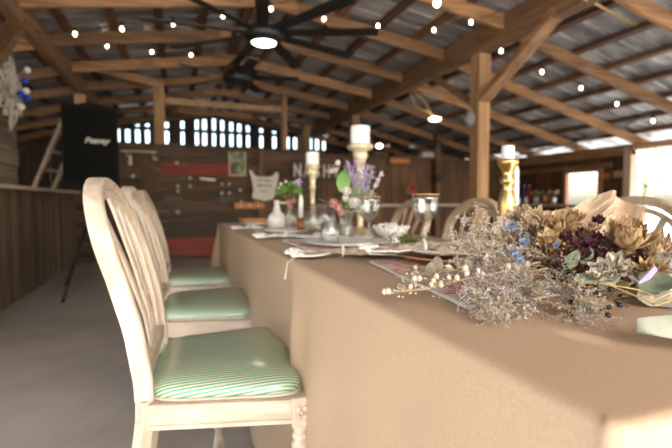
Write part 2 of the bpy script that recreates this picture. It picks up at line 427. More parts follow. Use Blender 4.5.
# left half wall: upright boards, ledge, plank block
b = MB(); y = 2.4
while y < 7.3:
    w = random.uniform(.10, .17); b.box((-1.40+random.uniform(-.006,.006), y+w/2, .515), (.025, w-.008, 1.03+random.uniform(-.01,.01))); y += w
M['plank_left'] = wood('grey brown upright boards', (.06,.04,.026), (.19,.13,.085), 'Z', 4, rnd=.35)
struct(b, 'wall_left', 'plank_left', 'low wall of upright brown boards along the left aisle')
trim(MB().box((-1.40, 4.85, 1.045), (.20, 4.9, .03)), 'ledge', 'weathered ledge capping the low wall on the left')
post(PX(1, 250, -1.375).x, 4.22, 0, 1.0, .05, 'narrow ochre painted stud on the low left wall', 'cord')
b = MB(); z = 1.07
while z < 2.22:
    h = random.uniform(.12, .2); b.box((-1.42+random.uniform(-.008,.008), 3.95, z+h/2), (.03, 2.1+random.uniform(-.02,.02), h-.008)); z += h
b.box((-1.46, 3.0, 1.65), (.05,.09,1.15)); b.box((-1.46, 4.9, 1.65), (.05,.09,1.15))
struct(b, 'wall_left_upper', 'plank_y', 'grey horizontal planks above the low wall at the left edge')
# outer walls
def plankwall(x0, x1, y0, y1, z0, z1, axis, holes=(), mat='plank_dark', w=.2):
    b = MB(); L0, L1 = (y0, y1) if axis == 'y' else (x0, x1); t = L0
    edges = sorted(set([L0, L1] + [h[0] for h in holes] + [h[1] for h in holes]))
    for e0, e1 in zip(edges, edges[1:]):
        segs = [(z0, z1)]
        for h in holes:
            if h[0] <= e0+1e-6 and h[1] >= e1-1e-6: segs = [(z0, h[2]), (h[3], z1)]
        n = max(1, round((e1-e0)/w)); st = (e1-e0)/n
        for k in range(n):
            c = e0+st*(k+.5); j = random.uniform(-.006,.006)
            for s0, s1 in segs:
                if s1-s0 < .02: continue
                if axis == 'y': b.box((x0+j, c, (s0+s1)/2), (.025, st-.004, s1-s0))
                else: b.box((c, y0+j, (s0+s1)/2), (st-.004, .025, s1-s0))
    return b
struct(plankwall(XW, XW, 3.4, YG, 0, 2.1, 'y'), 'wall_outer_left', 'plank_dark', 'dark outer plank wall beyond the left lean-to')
WIN = (PX(600,190,XE).y, PX(568.5,190,XE).y, .85, 1.41)
OPN = (-1.2, PX(636,150,XE).y, .35, PX(640,150,XE).z)
struct(plankwall(XE, XE, -1.4, YP, 0, 1.80, 'y', holes=(WIN, OPN), mat='plank_zx'), 'wall_right', 'plank_zx', 'brown plank side wall with a window and a wide opening')
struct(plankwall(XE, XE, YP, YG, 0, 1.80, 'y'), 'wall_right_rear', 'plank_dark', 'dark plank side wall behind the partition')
b = MB()
for yy in (WIN[0]-.03, WIN[1]+.03): b.box((XE-.03, yy, (WIN[2]+WIN[3])/2), (.07, .06, WIN[3]-WIN[2]+.12))
b.box((XE-.03, (WIN[0]+WIN[1])/2, WIN[3]+.03), (.07, WIN[1]-WIN[0], .06)); b.box((XE-.03, (WIN[0]+WIN[1])/2, WIN[2]-.02), (.09, WIN[1]-WIN[0]+.1, .04))
struct(b, 'window_1', wood('red brown casing', (.30,.12,.06), (.48,.22,.12), 'Z'), 'red-brown casing around the small bright window')
trim(MB().box((XE-.05, OPN[1]+.06, .88), (.10, .12, 1.76)), 'jamb', 'pale upright jamb at the far side of the wide opening')
trim(MB().box((XE-.05, (OPN[0]+OPN[1])/2, OPN[3]+.05), (.10, OPN[1]-OPN[0]+.1, .09)), wood('pinkish header', (.45,.25,.15), (.62,.38,.25), 'Y'), 'pinkish header board over the wide opening')
trim(MB().box((XE-.05, (OPN[1]+YP)/2, 1.70), (.09, YP-OPN[1], .14)), 'beam_y', 'top plate along the right side wall')
trim(MB().box((XE-.035, 6.25, 1.5), (.05, 2.2, .07)), 'beam_y', 'horizontal nailing board above the window')
trim(MB().tube([PX(672,100,6.1), PX(636,121,6.1), PX(585,140,6.1), PX(500,160,6.1)], .018, 8), 'galv', 'thin metal conduit under the lean-to rafters')
# gable end: pickets with daylight between them
b = MB(); x = -3.9
while x < 6.6:
    w = random.uniform(.10, .15); g = random.uniform(.065, .10)
    if random.random() < .25: w += .14
    top = zr(x+w/2)+.15
    b.box((x+w/2, YG, (2.2+top)/2), (w, .03, max(.05, top-2.2))); x += w+g
for x0, x1 in ((XW, XL), (XL, XRG), (XRG, XR), (XR, XE)):
    pass
b.box((1.3, YG+.03, 2.64), (10.6, .04, .09))
b.bar((XL-.1, YG+.02, zr(XL)+.07), (XRG, YG+.02, zr(XRG)+.07), .04, .12); b.bar((XRG, YG+.02, zr(XRG)+.07), (XR, YG+.02, zr(XR)+.07), .04, .12)
b.box((-2.9, YG+.02, 2.4), (3.0, .03, .7)); b.box((5.3, YG+.02, 2.35), (2.8, .03, .7))
struct(b, 'wall_gable', 'plank_dark', 'gable of dark pickets with daylight slits between them')
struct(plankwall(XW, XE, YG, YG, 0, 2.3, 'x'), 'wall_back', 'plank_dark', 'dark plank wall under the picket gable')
# partition
b = MB()
SPL = 2.35
for xa, xb in ((-1.45, -.42), (-.42, 1.35), (1.35, SPL)):
    z = 0
    while z < 1.72:
        h = random.uniform(.11, .2); h = min(h, 1.77-z)
        b.box(((xa+xb)/2, YP+random.uniform(-.008,.008), z+h/2), (xb-xa-.01, .03, h-.008)); z += h
struct(b, 'wall_partition', 'plank_x', 'partition of weathered horizontal planks across the barn')
b = MB(); x = SPL
while x < XE-.05:
    w = random.uniform(.12, .2); w = min(w, XE-x); b.box((x+w/2, YP+random.uniform(-.006,.006), .85), (w-.006, .03, 1.70)); x += w
struct(b, 'wall_partition_right', 'plank_zx', 'partition of upright reddish brown boards on the right')
trim(MB().box((4.5, YP, 1.72), (4.2, .22, .04)), 'plank_x', 'narrow shelf board topping the right partition')
trim(MB().box((.45, YP-.02, 1.76), (3.8, .10, .06)), 'plank_x', 'cap board of the weathered partition')
trim(MB().box((-.42, YP-.05, .88), (.12, .05, 1.76)), 'plank_zx', 'upright stile at the left of the barn gate')
trim(MB().box((-.95, YP-.05, .88), (.1, .05, 1.76)), 'plank_zx', 'upright stud left of the barn gate')
trim(MB().box((1.35, YP-.05, .88), (.1, .05, 1.76)), 'plank_zx', 'upright stile at the right of the barn gate')
trim(MB().box((2.38, YP-.05, .88), (.1, .06, 1.76)), 'plank_zx', 'upright stud where the boards change direction')
post(PY(437, 160, YP-.09).x, YP-.09, 0, 2.2, .11, 'slim dark post in front of the right partition', 'plank_zx')
trim(MB().box((4.75, YP-.22, .845), (3.5, .34, .04)), 'ledge_x', 'pale counter ledge along the right partition')
trim(MB().box((XE-.19, 6.2, .845), (.30, 2.0, .04)), 'ledge', 'pale counter ledge under the small window')
for nm, x0, x1, z0, z1, lab in (('', -.20, .90, 1.33, 1.52, 'faded red board nailed across the upper gate'), ('', -.30, 1.0, .06, .34, 'faded red board across the foot of the gate')):
    tag(MB().box(((x0+x1)/2, YP-.04, (z0+z1)/2), (x1-x0, .025, z1-z0)).done('wall_board', 'red_board', bevel=.003), lab, 'board')
def on_part(u, v, dy=-.04): return PY(u, v, YP+dy)
for u, v, lab in ((166, 199, 'black strap hinge at mid height on the left of the gate'), (221, 199, 'black strap hinge at mid height on the right of the gate'), (170, 145, 'black strap hinge at the top of the gate'), (168, 256, 'black strap hinge low on the gate')):
    p = on_part(u, v, -.055); e = empty('strap_hinge', p, label=lab, cat='hinge')
    b = MB(); b.box((0,0,0), (.05,.012,.11)); b.done('hinge_plate', 'blackiron', e, bevel=.002)
    b = MB(); vs = [b.bm.verts.new(q) for q in ((.02,-.004,.035),(.25,-.004,.008),(.25,-.004,-.008),(.02,-.004,-.035))]; b.bm.faces.new(vs); b.done('hinge_strap', 'blackiron', e, solid=.008)
# ------------------------------------------------------------------ wall decorations
p0, p1 = on_part(228.5, 148), on_part(246, 176)
e = empty('botanical_poster', ((p0.x+p1.x)/2, YP-.045, (p0.z+p1.z)/2), label='faded green plant print in a thin frame on the partition', cat='poster')
w, h = p1.x-p0.x, p0.z-p1.z
MB().box((0,0,0), (w-.03,.008,h-.03)).done('print', 'poster', e)
b = MB()
for s in (-1,1): b.box((s*(w/2-.01),0,0), (.02,.02,h)); b.box((0,0,s*(h/2-.01)), (w-.04,.02,.02))
b.done('frame', 'ledge_x', e)
# white tin sign with two ear-like peaks
p0, p1 = on_part(248.5, 170.5), on_part(278, 201); w, h = p1.x-p0.x, p0.z-p1.z
e = empty('tin_sign', ((p0.x+p1.x)/2, YP-.11, (p0.z+p1.z)/2), label='white cut-out tin sign with two pointed upper corners and grey lettering', cat='sign')
out = [(-.5,.46),(-.47,.5),(-.42,.48),(-.3,.33),(-.15,.29),(0,.30),(.15,.29),(.3,.34),(.40,.47),(.46,.46),(.5,.36),(.45,.1),(.41,-.1),(.36,-.3),(.30,-.44),(.16,-.47),(0,-.50),(-.16,-.46),(-.34,-.44),(-.42,-.34),(-.36,-.18),(-.38,0),(-.42,.2)]
def cut(b, pts, w, h, y=0):
    b.bm.faces.new([b.bm.verts.new((px*w, y, pz*h)) for px, pz in pts]); return b
cut(MB(), out, w, h).done('plate', 'sign_white', e, solid=.012, bevel=.003)
rl = random.Random(3)
for zz, hh, wd in ((.09,.035,.26),(.005,.06,.22),(-.09,.03,.12)):          # worn lettering, not legible
    b = MB(); x = -wd/2
    while x < wd/2:
        for k in range(2): b.box((x+rl.uniform(-.004,.004), -.010, zz+rl.uniform(-.2,.2)*hh), (rl.uniform(.006,.022), .004, hh*rl.uniform(.15,.9)))
        x += .024
    b.done('worn_lettering', 'greytext', e)
# small orange shelf
p0, p1 = on_part(233.5, 202.5), on_part(263, 208.5)
e = empty('wall_shelf', ((p0.x+p1.x)/2, YP-.14, p1.z), label='small orange wooden crate shelf fixed under the tin sign', cat='shelf')
w = p1.x-p0.x; h = p0.z-p1.z
MB().box((0,0,h/2), (w,.03,h)).box((0,.04,.01),(w,.09,.02)).done('front_board', 'orange', e, bevel=.003)
for k in (-.3,.0,.3): MB().ico((k*w,-.018,h/2), .018, 1, (1,.4,1)).done('knob', 'silver', e)
for sx in (-.25,.28): MB().ico((sx*w,.02,h+.02), .022, 1).done('pink_knob', 'rose_pink', e)
# NASHVILLE letters
p0, p1 = on_part(291, 163.5), on_part(374, 180.5)
e = empty('letter_sign', ((p0.x+p1.x)/2, YP-.12, (p0.z+p1.z)/2), label='row of distressed cream marquee letters spelling NASHVILLE on the partition', cat='sign')
MB().box((0,.03,-.13), (p1.x-p0.x,.03,.03)).done('rail', 'plank_x', e)
xx = p0.x-e.location.x
pitch = (p1.x-p0.x)/9
for i, ch in enumerate('NASHVILLE'):
    text('letter', ch, .31, 'sign_white', e, (xx+pitch*(i+.5), -.02, 0), (PI/2,0,0), extrude=.02, bold=.006, sx=.62)
# little pale discs standing in for specks of daylight through the gate planks
for i, (u, v) in enumerate(((177,163),(178,186),(178,191),(190,178),(222,184),(229,184),(222,193),(229,193),(240,190),(190,186),(178,212),(133,176))):
    p = on_part(u, v, -.06)
    o = MB().lathe([(.0,-.012),(.026,-.012),(.03,.004),(.015,.014),(0,.016)], (0,0,0), 12, axis=(0,-1,0)).done('daylight_speck', 'silver', smooth=True, loc=p)
    tag(o, 'small pale disc standing in for a speck of daylight through the barn gate planks', 'daylight speck', 'stand-in daylight specks on the gate')
p0, p1 = on_part(200, 178.5), on_part(215, 180)
tag(MB().bar((p0.x,YP-.05,p0.z), (p1.x,YP-.05,p1.z), .015, .03).done('paper_strip', 'lace'), 'short white strip pinned below the upper red board', 'strip')
# coat rail with small tool at left of the partition
e = empty('wall_rail', on_part(139, 151.5, -.09), label='thin wooden rail with hooks left of the gate', cat='rail')
MB().box((0,0,0), (.5,.03,.02)).done('rail', 'ledge_x', e)
for x in (-.17,.19): MB().tube([(x,0,0),(x,-.02,-.03),(x,-.01,-.09)], .006, 6).done('hook', 'silver', e)
tag(MB().tube([on_part(130,155,-.1), on_part(130.3,165,-.1)], [.02,.03], 8).done('hand_brush', 'sign_white'), 'slim white handled brush hanging from the thin rail', 'brush')
tag(MB().lathe([(.0,0),(.03,0),(.045,-.05),(.05,-.07),(.0,-.071)], on_part(155.5,156,-.11), 14).done('tin_bell', 'silver', smooth=True), 'small grey bell hanging at the right end of the thin rail', 'bell')
# items on the shelf above the right partition
def crate(u0,u1,v0,v1,mat,lab,mat2,name='storage_crate',cat='crate'):
    a, c = PY(u0,v1,YP), PY(u1,v0,YP); z0 = 1.74; h = max(.06, c.z-1.74)
    e = empty(name, ((a.x+c.x)/2, YP, z0), label=lab, cat=cat); w = c.x-a.x
    b = MB(); b.box((0,0,.01),(w,.18,.02))
    for s in (-1,1): b.box((s*(w/2-.01),0,h/2),(.02,.18,h)); b.box((0,s*.08,h*.5),(w-.04,.02,h*.9))
    b.done('crate_body', mat, e, bevel=.002)
    b = MB()
    for k in range(7): b.ico((random.uniform(-w/2+.04,w/2-.04), random.uniform(-.05,.05), h), .045, 1, (1.2,1,.8))
    b.done('contents', mat2, e, smooth=True)
crate(372,387,156,164,'plank_x','dark brown wooden crate left on the shelf over the partition','dryleaf')
crate(420,434,153,165,'ledge_x','pale wooden crate piled with violet things on the partition shelf','violet')
p = PY(399.5,161,YP-.11)
e = empty('painted_sign', (p.x, YP-.13, p.z), label='small orange board sign below the partition shelf edge', cat='sign')
MB().box((0,0,0),(.40,.02,.10)).done('board','orange',e,bevel=.003)
b = MB()
for s in (-1,1): b.box((0,-.005,s*.048),(.42,.02,.012))
b.done('edging','red_board',e)
for v, lab in ((144,'round black junction box high on the slim post'),(178.5,'round black junction box lower on the slim post')):
    p = PY(438,v,YP-.17); e = empty('junction_box', p, label=lab, cat='junction box')
    MB().lathe([(0,0),(.07,0),(.075,.02),(.06,.04),(0,.045)],(0,.0,0),16,axis=(0,-1,0)).done('cover','black',e,smooth=True)
    MB().tube([(0,.01,0),(0,.01,.35)],.008,6).done('conduit','black',e)
# ------------------------------------------------------------------ ladder
e = empty('wooden_ladder', (0,0,0), label='weathered wooden ladder leaning behind the low left wall', cat='ladder')
A0, A1 = PY(31,195,6.3), PY(64,118,6.3); d = (A1-A0)/(A1.z-A0.z); A = (A0-d*A0.z, A1+d*.15)
B0, B1 = PY(51,195,6.7), PY(70,150,6.7); d2 = (B1-B0)/(B1.z-B0.z); Bq = (B0-d2*B0.z, B0+d2*(A[1].z-B0.z))
for a_, b2 in (A, Bq): MB().bar(a_, b2, .04, .085, Vector((0,1,0))).done('rail', 'ladder', e)
for k in range(9):
    t = (k+.6)/9; MB().tube([A[0].lerp(A[1],t), Bq[0].lerp(Bq[1],t)], .02, 8).done('rung', 'ladder', e)
# ------------------------------------------------------------------ loudspeaker and stand
sp = Vector((-.80, 5.05, 0))
e = empty('speaker_stand', sp, label='black tripod stand under the loudspeaker', cat='stand')
MB().tube([(0,0,.35),(0,0,1.045)], .018, 10).done('pole','black',e); MB().tube([(0,0,.30),(0,0,.85)], .026, 10).done('collar','black',e)
for k in range(3):
    a = math.radians(250+120*k)
    g = (math.cos(a)*.52, math.sin(a)*.52, .015)
    lg = MB().tube([(0,0,.82),g], .014, 8).done('leg','black',e); MB().ico((g[0],g[1],.018),.02,1).done('rubber_foot','black_plastic',lg)
    MB().tube([(0,0,.34),(g[0]*.55,g[1]*.55,.39)], .010, 6).done('brace','black',e)
e = empty('loudspeaker', sp+Vector((.01,0,1.05)), math.radians(8), label='tall black loudspeaker on the tripod stand by the left aisle', cat='speaker')
b = MB(); prof = [(-.245,-.17),(.245,-.17),(.23,.0),(.14,.17),(-.14,.17),(-.23,.0)]
lo = [b.bm.verts.new((x,y,0)) for x,y in prof]; hi = [b.bm.verts.new((x,y,.81)) for x,y in prof]
b.bm.faces.new(lo[::-1]); b.bm.faces.new(hi)
for k in range(6): b.bm.faces.new((lo[k],lo[(k+1)%6],hi[(k+1)%6],hi[k]))
b.done('cabinet','black_plastic',e,bevel=.02)
MB().box((0,-.176,.41),(.43,.012,.72)).done('grille', plain('black grille',(.006,.006,.006),.9,var=.5,scale=400,Specular_IOR_Level=.1), e, bevel=.004)
text('logo', 'Peavey', .075, 'galv', e, (.05,-.185,.46), (PI/2,0,0), bold=.003, shear=.35)
b = MB()
for s in (-1,1): b.tube([(s*.1,-.02,.80),(s*.08,-.02,.835),(0,-.02,.84)],.012,6)
b.done('handle','black_plastic',e)
# ------------------------------------------------------------------ metal flower with glass balls
c = Vector((-1.38, 4.62, 1.88))
e = empty('metal_flower', c, label='distressed white metal flower with white and blue glass balls on the left planks', cat='ornament')
for k in range(12):
    a = 2*PI*k/12; L = .34 if k%2 == 0 else .26
    d = Vector((0, math.sin(a), math.cos(a))); s_ = Vector((0, math.cos(a), -math.sin(a)))
    pts = [d*(.05+(L-.05)*t)+s_*.065*math.sin(PI*t)+Vector((.03+.03*math.sin(PI*t),0,0)) for t in [i/8 for i in range(9)]]
    pts += [d*(.05+(L-.05)*t)-s_*.065*math.sin(PI*t)+Vector((.03+.03*math.sin(PI*t),0,0)) for t in [i/8 for i in range(8,-1,-1)]]
    b = MB().tube(pts, .014, 6); b.tube([d*.05+Vector((.05,0,0)), d*L+Vector((.04,0,0))], .013, 6)
    b.done('petal','ornament',e,smooth=True)
MB().ico((.05,0,0),.05,2,(.6,1,1)).done('hub','ornament',e,smooth=True)
for (u, v, mt) in ((27,70,'white_ceramic'),(25,81,'blueglass'),(26,91,'white_ceramic'),(21,94.5,'blueglass'),(27,98,'blueglass'),(21,107,'white_ceramic')):
    p = PX(u, v, -1.26)-c
    b = MB().tube([Vector((.04, (p.y)*.45, p.z*.5)), p], .006, 6).done('wire','silver',e)
    MB().ico(p,.033,2).done('glass_ball',mt,b,smooth=True)
# ------------------------------------------------------------------ ceiling fans
def fan(loc, r, n, a0, rod, lamp, label, bw=.13):
    e = empty('ceiling_fan', loc, label=label, cat='ceiling fan', group='ceiling fans')
    MB().tube([(0,0,.1),(0,0,rod)], .016, 10).done('downrod','black',e)
    MB().lathe([(.07,rod),(.08,rod-.02),(.05,rod-.07),(.02,rod-.08)],(0,0,0),20).done('canopy','black',e,smooth=True)
    MB().lathe([(.02,.14),(.10,.13),(.16,.09),(.19,.05),(.19,.0),(.15,-.03),(.125,-.035)],(0,0,0),28).done('motor_housing','black',e,smooth=True)
    for k in range(n):
        a = a0+2*PI*k/n; d = Vector((math.cos(a), math.sin(a), 0)); s_ = Vector((-d.y, d.x, 0))
        b = MB()
        def f(i, j): 
            t = .15+(r-.15)*i; w = bw*(.75+.25*i)
            return d*t+s_*(j-.5)*w+Vector((0,0,.05-(j-.5)*.022))
        b.sheet(f, 6, 2); b.done('blade','black',e,solid=.008)
    if lamp:
        l = MB().lathe([(.0,-.055),(.06,-.053),(.105,-.045),(.12,-.03),(.12,-.02),(0,-.02)],(0,0,0),28).done('lamp_lens','lamp',e,smooth=True)
        MB().lathe([(.125,-.02),(.14,-.02),(.14,-.048),(.122,-.048),(.125,-.02)],(0,0,0),28).done('lamp_ring','black',l,smooth=True)
    return e
f1 = PD(264,44,4.27)
fan(f1+Vector((0,0,.05)), 1.08, 9, math.radians(-22), zr(f1.x)+.05-f1.z, True, 'large black nine-bladed ceiling fan with a glowing lamp')
f2 = PD(238,77,5.5)
fan(f2-Vector((0,0,.05)), .74, 5, math.radians(-12), zr(f2.x)+.10-f2.z, False, 'smaller black ceiling fan hanging beyond the lit fan')
# ------------------------------------------------------------------ string lights
def string(pts, label, wire_ext=(None, None), drop=.065, r=.016):
    e = empty('string_lights', pts[0], label=label, cat='string lights', group='festoon string lights'); o = pts[0]
    ps = [p+Vector((0,0,drop)) for p in pts]
    if wire_ext[0]: ps = [wire_ext[0]]+ps
    if wire_ext[1]: ps = ps+[wire_ext[1]]
    path = []
    for a_, b2 in zip(ps, ps[1:]):
        for k in range(5):
            t = k/5; path.append(a_.lerp(b2, t)-Vector((0,0,.04*math.sin(PI*t)))-o)
    path.append(ps[-1]-o)
    MB().tube(path, .004, 5).done('wire','black',e)
    for p in pts:
        s_ = MB().tube([p-o+Vector((0,0,drop)), p-o+Vector((0,0,.02))], .011, 8).done('socket','black',e)
        MB().ico(p-o, r, 2, (1,1,1.35)).done('bulb','bulb',s_,smooth=True)
string([PY(75,34,5.1),PY(122,29,4.9),PY(173,24,4.8),PY(223,16,4.5),PY(271,9,4.2)], 'string of bare bulbs nearest along the left of the ceiling, passing before the fan', (PY(30,30,5.1),PY(300,-6,4.0)))
string([PY(107,46,6.0),PY(152,52,6.1),PY(191,55,6.2)], 'short string of bare bulbs hanging lower on the left of the ceiling', (PY(70,38,5.9),PY(215,50,6.3)))
string([PY(324,19,4.4),PY(378,26,4.3),PY(434,30,4.1),PY(471,22,3.7)], 'string of bare bulbs between the fan and the right girder', (PY(300,10,4.5),PY(500,10,3.4)))
string([PY(501,51,3.95),PY(542,72,3.95),PY(581,88,3.95),PY(617,104,3.95),PY(653,121,3.95)], 'string of bare bulbs sloping down under the right lean-to', (PY(478,38,3.95),PY(690,136,3.95)))
tag(MB().ico((0,0,0),.026,2,(1,1,1.3)).done('hanging_bulb','bulb',smooth=True,loc=PY(437,3,3.0)), 'single bare bulb at the top edge above the right girder','bulb')
# lamps with cords
p = PY(673,57,3.4); e = empty('work_bulb', p, label='bright bulb on a yellow cord at the right end of the near rafter', cat='lamp')
MB().ico((0,0,0),.045,2).done('bulb','lamp',e,smooth=True)
MB().tube([PY(570,-4,2.62)+Vector((0,-.03,0))-p, PY(600,6,2.75)-p, PY(640,28,3.0)-p, PY(668,47,3.3)-p, Vector((0,0,.04))], .009, 6).done('cord','cord',e)
p = PY(435,119,5.9); e = empty('work_lamp', p, label='white disc lamp hanging from a yellow cord behind the right post', cat='lamp')
MB().lathe([(0,-.03),(.06,-.028),(.09,-.01),(.085,.012),(.03,.03),(0,.03)],(0,0,0),20).done('lamp_disc','lampoff',e,smooth=True)
MB().tube([PY(409,90,5.75)-p, PY(415,106,5.8)-p, (-.1,0,.09), (0,0,.03)], .010, 6).done('cord','cord',e)
MB().tube([PY(411,89,5.75)-p, PY(424,101,5.8)-p, PY(431,113,5.88)-p], .010, 6).done('cord','cord',e)
for (u, v, Y, lab, mt) in ((379.5,146,8.4,'small lit pendant bulb deep behind the tall candle','lampoff'),(389,146,8.4,'unlit pendant bulb beside the lit one behind the candle','ornament'),(412,147,8.4,'small pale clamp lamp over the partition shelf','white_ceramic')):
    p = PY(u,v,Y); e = empty('pendant_lamp', p, label=lab, cat='lamp')
    MB().ico((0,0,0),.06,2,(1.2,1,.75)).done('bulb',mt,e,smooth=True)
    top = zr(p.x)+.03-p.z; MB().tube([(0,0,.03),(0,0,top)],.008,6).done('cord','black',e)
# coil of wire hanging on the right post
p = PY(470,118,3.9); e = empty('wire_coil', p, label='grey coil of wire hung on the left face of the right post', cat='coil')
b = MB()
for k in range(4):
    b.tube([Vector((.03*math.sin(a*.5+k), (.035+.004*k)*math.cos(a), (.075+.005*k)*math.sin(a))) for a in [i*2*PI/16 for i in range(17)]], .006, 5)
b.done('loops','galv',e)
MB().ico((0,0,.075),.015,1).done('nail','blackiron',e)
# ------------------------------------------------------------------ pots on the right counter
def potted(u, v, Y, h, r, mat, fl, lab, n=8, fh=.12):
    p = PX(u, v, 6.4); p.z = .866
    e = empty('dried_flower_pot', p, label=lab, cat='pot')
    MB().lathe([(r*.75,0),(r,h),(r*.88,h),(r*.68,.01)],(0,0,0),18).done('pot',mat,e,smooth=True)
    b = MB(); b2 = MB()
    for k in range(n):
        a = random.uniform(0,2*PI); q = Vector((math.cos(a)*r*1.2, math.sin(a)*r*1.2, h+random.uniform(.5,1)*fh))
        b.tube([(0,0,h*.5), q], .004, 5); 
        b2.ico(q, random.uniform(.018,.03), 1, (1,1,.7))
    b.done('stems','stem',e); b2.done('blossoms',fl,e)
potted(536,204,6.9,.13,.065,'sign_white','straw','white pot of dried straw-coloured blooms at the left of the counter')
potted(545,204,6.6,.15,.06,'terracotta','dryleaf','terracotta pot of brown seed heads, second on the counter')
potted(553,204,6.3,.13,.06,'silver','straw2','grey pot of tan dried blooms nearest the window on the counter')
for u, lab, mt in ((514,'small dark jar at the left end of the counter','black'),(519,'small white mug on the counter beside the jar','white_ceramic'),(526,'pale cup on the counter left of the white pot','sign_white')):
    p = PX(u,204,6.38); p.z = .866; e = empty('counter_jar', p, label=lab, cat='jar')
    MB().lathe([(.035,0),(.04,.01),(.04,.09),(.03,.10),(.034,.11),(.028,.11),(.026,.1)],(0,0,0),16).done('jar_body',mt,e,smooth=True)
    MB().lathe([(.036,.105),(.036,.12),(0,.122)],(0,0,0),16).done('lid','silver',e)
for u, lab, mt in ((524,'tall violet bottle on the counter','violet'),(529,'tall red bottle on the counter','redpl')):
    p = PX(u,204,6.48); p.z = .866; e = empty('tall_bottle', p, label=lab, cat='bottle')
    MB().lathe([(.03,0),(.035,.02),(.035,.22),(.015,.28),(.013,.34),(.0,.34)],(0,0,0),16).done('bottle_body',mt,e,smooth=True)
    MB().lathe([(.017,.34),(.017,.37),(0,.37)],(0,0,0),12).done('cap','silver',e)
p = PY(411,203,7.15); p.z=.865; e = empty('flower_jar', p, label='dark jar of red blooms on the far counter behind the goblet', cat='vase')
MB().lathe([(.05,0),(.055,.1),(.04,.16),(.045,.18),(.0,.18)],(0,0,0),16).done('jar_body','black',e,smooth=True)
b = MB()
for k in range(9): b.ico((random.uniform(-.1,.12),random.uniform(-.05,.05),.2+random.uniform(0,.16)),.032,1)
b.done('blooms','redpl',e); MB().ico((-.12,0,.28),.05,1).ico((-.08,0,.2),.05,1).done('leaves','moss',e)
# shovel/hanging small things above the window right
for u, v, lab in ((605,176,'small orange card pinned right of the window'),(618,174,'small tan card pinned right of the orange one')):
    tag(MB().box(PX(u,v,XE-.03),(.01,.16,.1)).done('pinned_card','orange' if u < 610 else 'straw'), lab, 'card')
# ------------------------------------------------------------------ paper covered table
TX0, TX1, TY0, TY1, TZ = .290, 1.10, .217, 3.36, .762
def table_cover():
    b = MB(); per = []
    rc = .024
    def arc(cx, cy, a0):
        for k in range(7):
            a = a0+PI/2*k/6; per.append((Vector((cx+rc*math.cos(a), cy+rc*math.sin(a))), Vector((math.cos(a), math.sin(a)))))
    def line(p, q, n):
        p, q = Vector(p), Vector(q); d = (q-p).normalized(); nr = Vector((d.y, -d.x))
        for k in range(1, n): per.append((p.lerp(q, k/n), nr))
    arc(TX1-rc, TY0+rc, -PI/2); line((TX1,TY0+rc),(TX1,TY1-rc),90)
    arc(TX1-rc, TY1-rc, 0); line((TX1-rc,TY1),(TX0+rc,TY1),34)
    arc(TX0+rc, TY1-rc, PI/2); line((TX0,TY1-rc),(TX0,TY0+rc),150)
    arc(TX0+rc, TY0+rc, PI); line((TX0+rc,TY0),(TX1-rc,TY0),34)
    rows = []
    R = .011
    prof = [(-.0225,0),(-.017,0)] + [(-R+R*math.sin(a), -R+R*math.cos(a)) for a in [PI/2*k/5 for k in range(6)]]
    prof += [(.0, -R-h) for h in (.02,.05,.09,.14,.2,.27,.35,.43,.52,.6,.68,.735)]
    for (off, dz) in prof:
        ring = []
        for i, (p, n) in enumerate(per):
            dep = max(0, -dz-R)
            q = Vector((p.x, p.y, 0))
            s = p.x*1.3+p.y
            side = abs(n.x)
            fold = (noise.noise(Vector((s*2.2, 3.1, n.x*5)))*.055+noise.noise(Vector((s*5.5, 9.1, n.x*5)))*.018)*min(1, dep*2.4)
            flare = .02*dep + (.10*dep if n.y > .7 else 0)
            if n.y > .2 and n.x < -.2: flare += .18*dep
            if n.y < -.2 and n.x < -.2: flare += .06*dep
            if n.x < -.9:
                fold *= .75; fold += -.006
                fold += .020*math.exp(-((p.y-1.13)/.05)**2)*min(1,dep*5)
            o2 = off + fold + flare
            q.x += n.x*o2; q.y += n.y*o2
            if off < -.05:
                q.x = min(max(q.x, TX0+.1), TX1-.1); q.y = min(max(q.y, TY0+.1), TY1-.1)
            wz = 0
            ring.append(b.bm.verts.new((q.x, q.y, TZ+dz+wz)))
        rows.append(ring)
    n = len(per)
    for r in range(len(rows)-1):
        for k in range(n): b.bm.faces.new((rows[r][k], rows[r][(k+1)%n], rows[r+1][(k+1)%n], rows[r+1][k]))
    b.bm.faces.new(rows[0])
    return b
o = table_cover().done('table_cover','kraft',smooth=True)
tag(o, 'long banquet table covered to the floor in brown kraft paper', 'tablecloth')
TT = TZ+.001
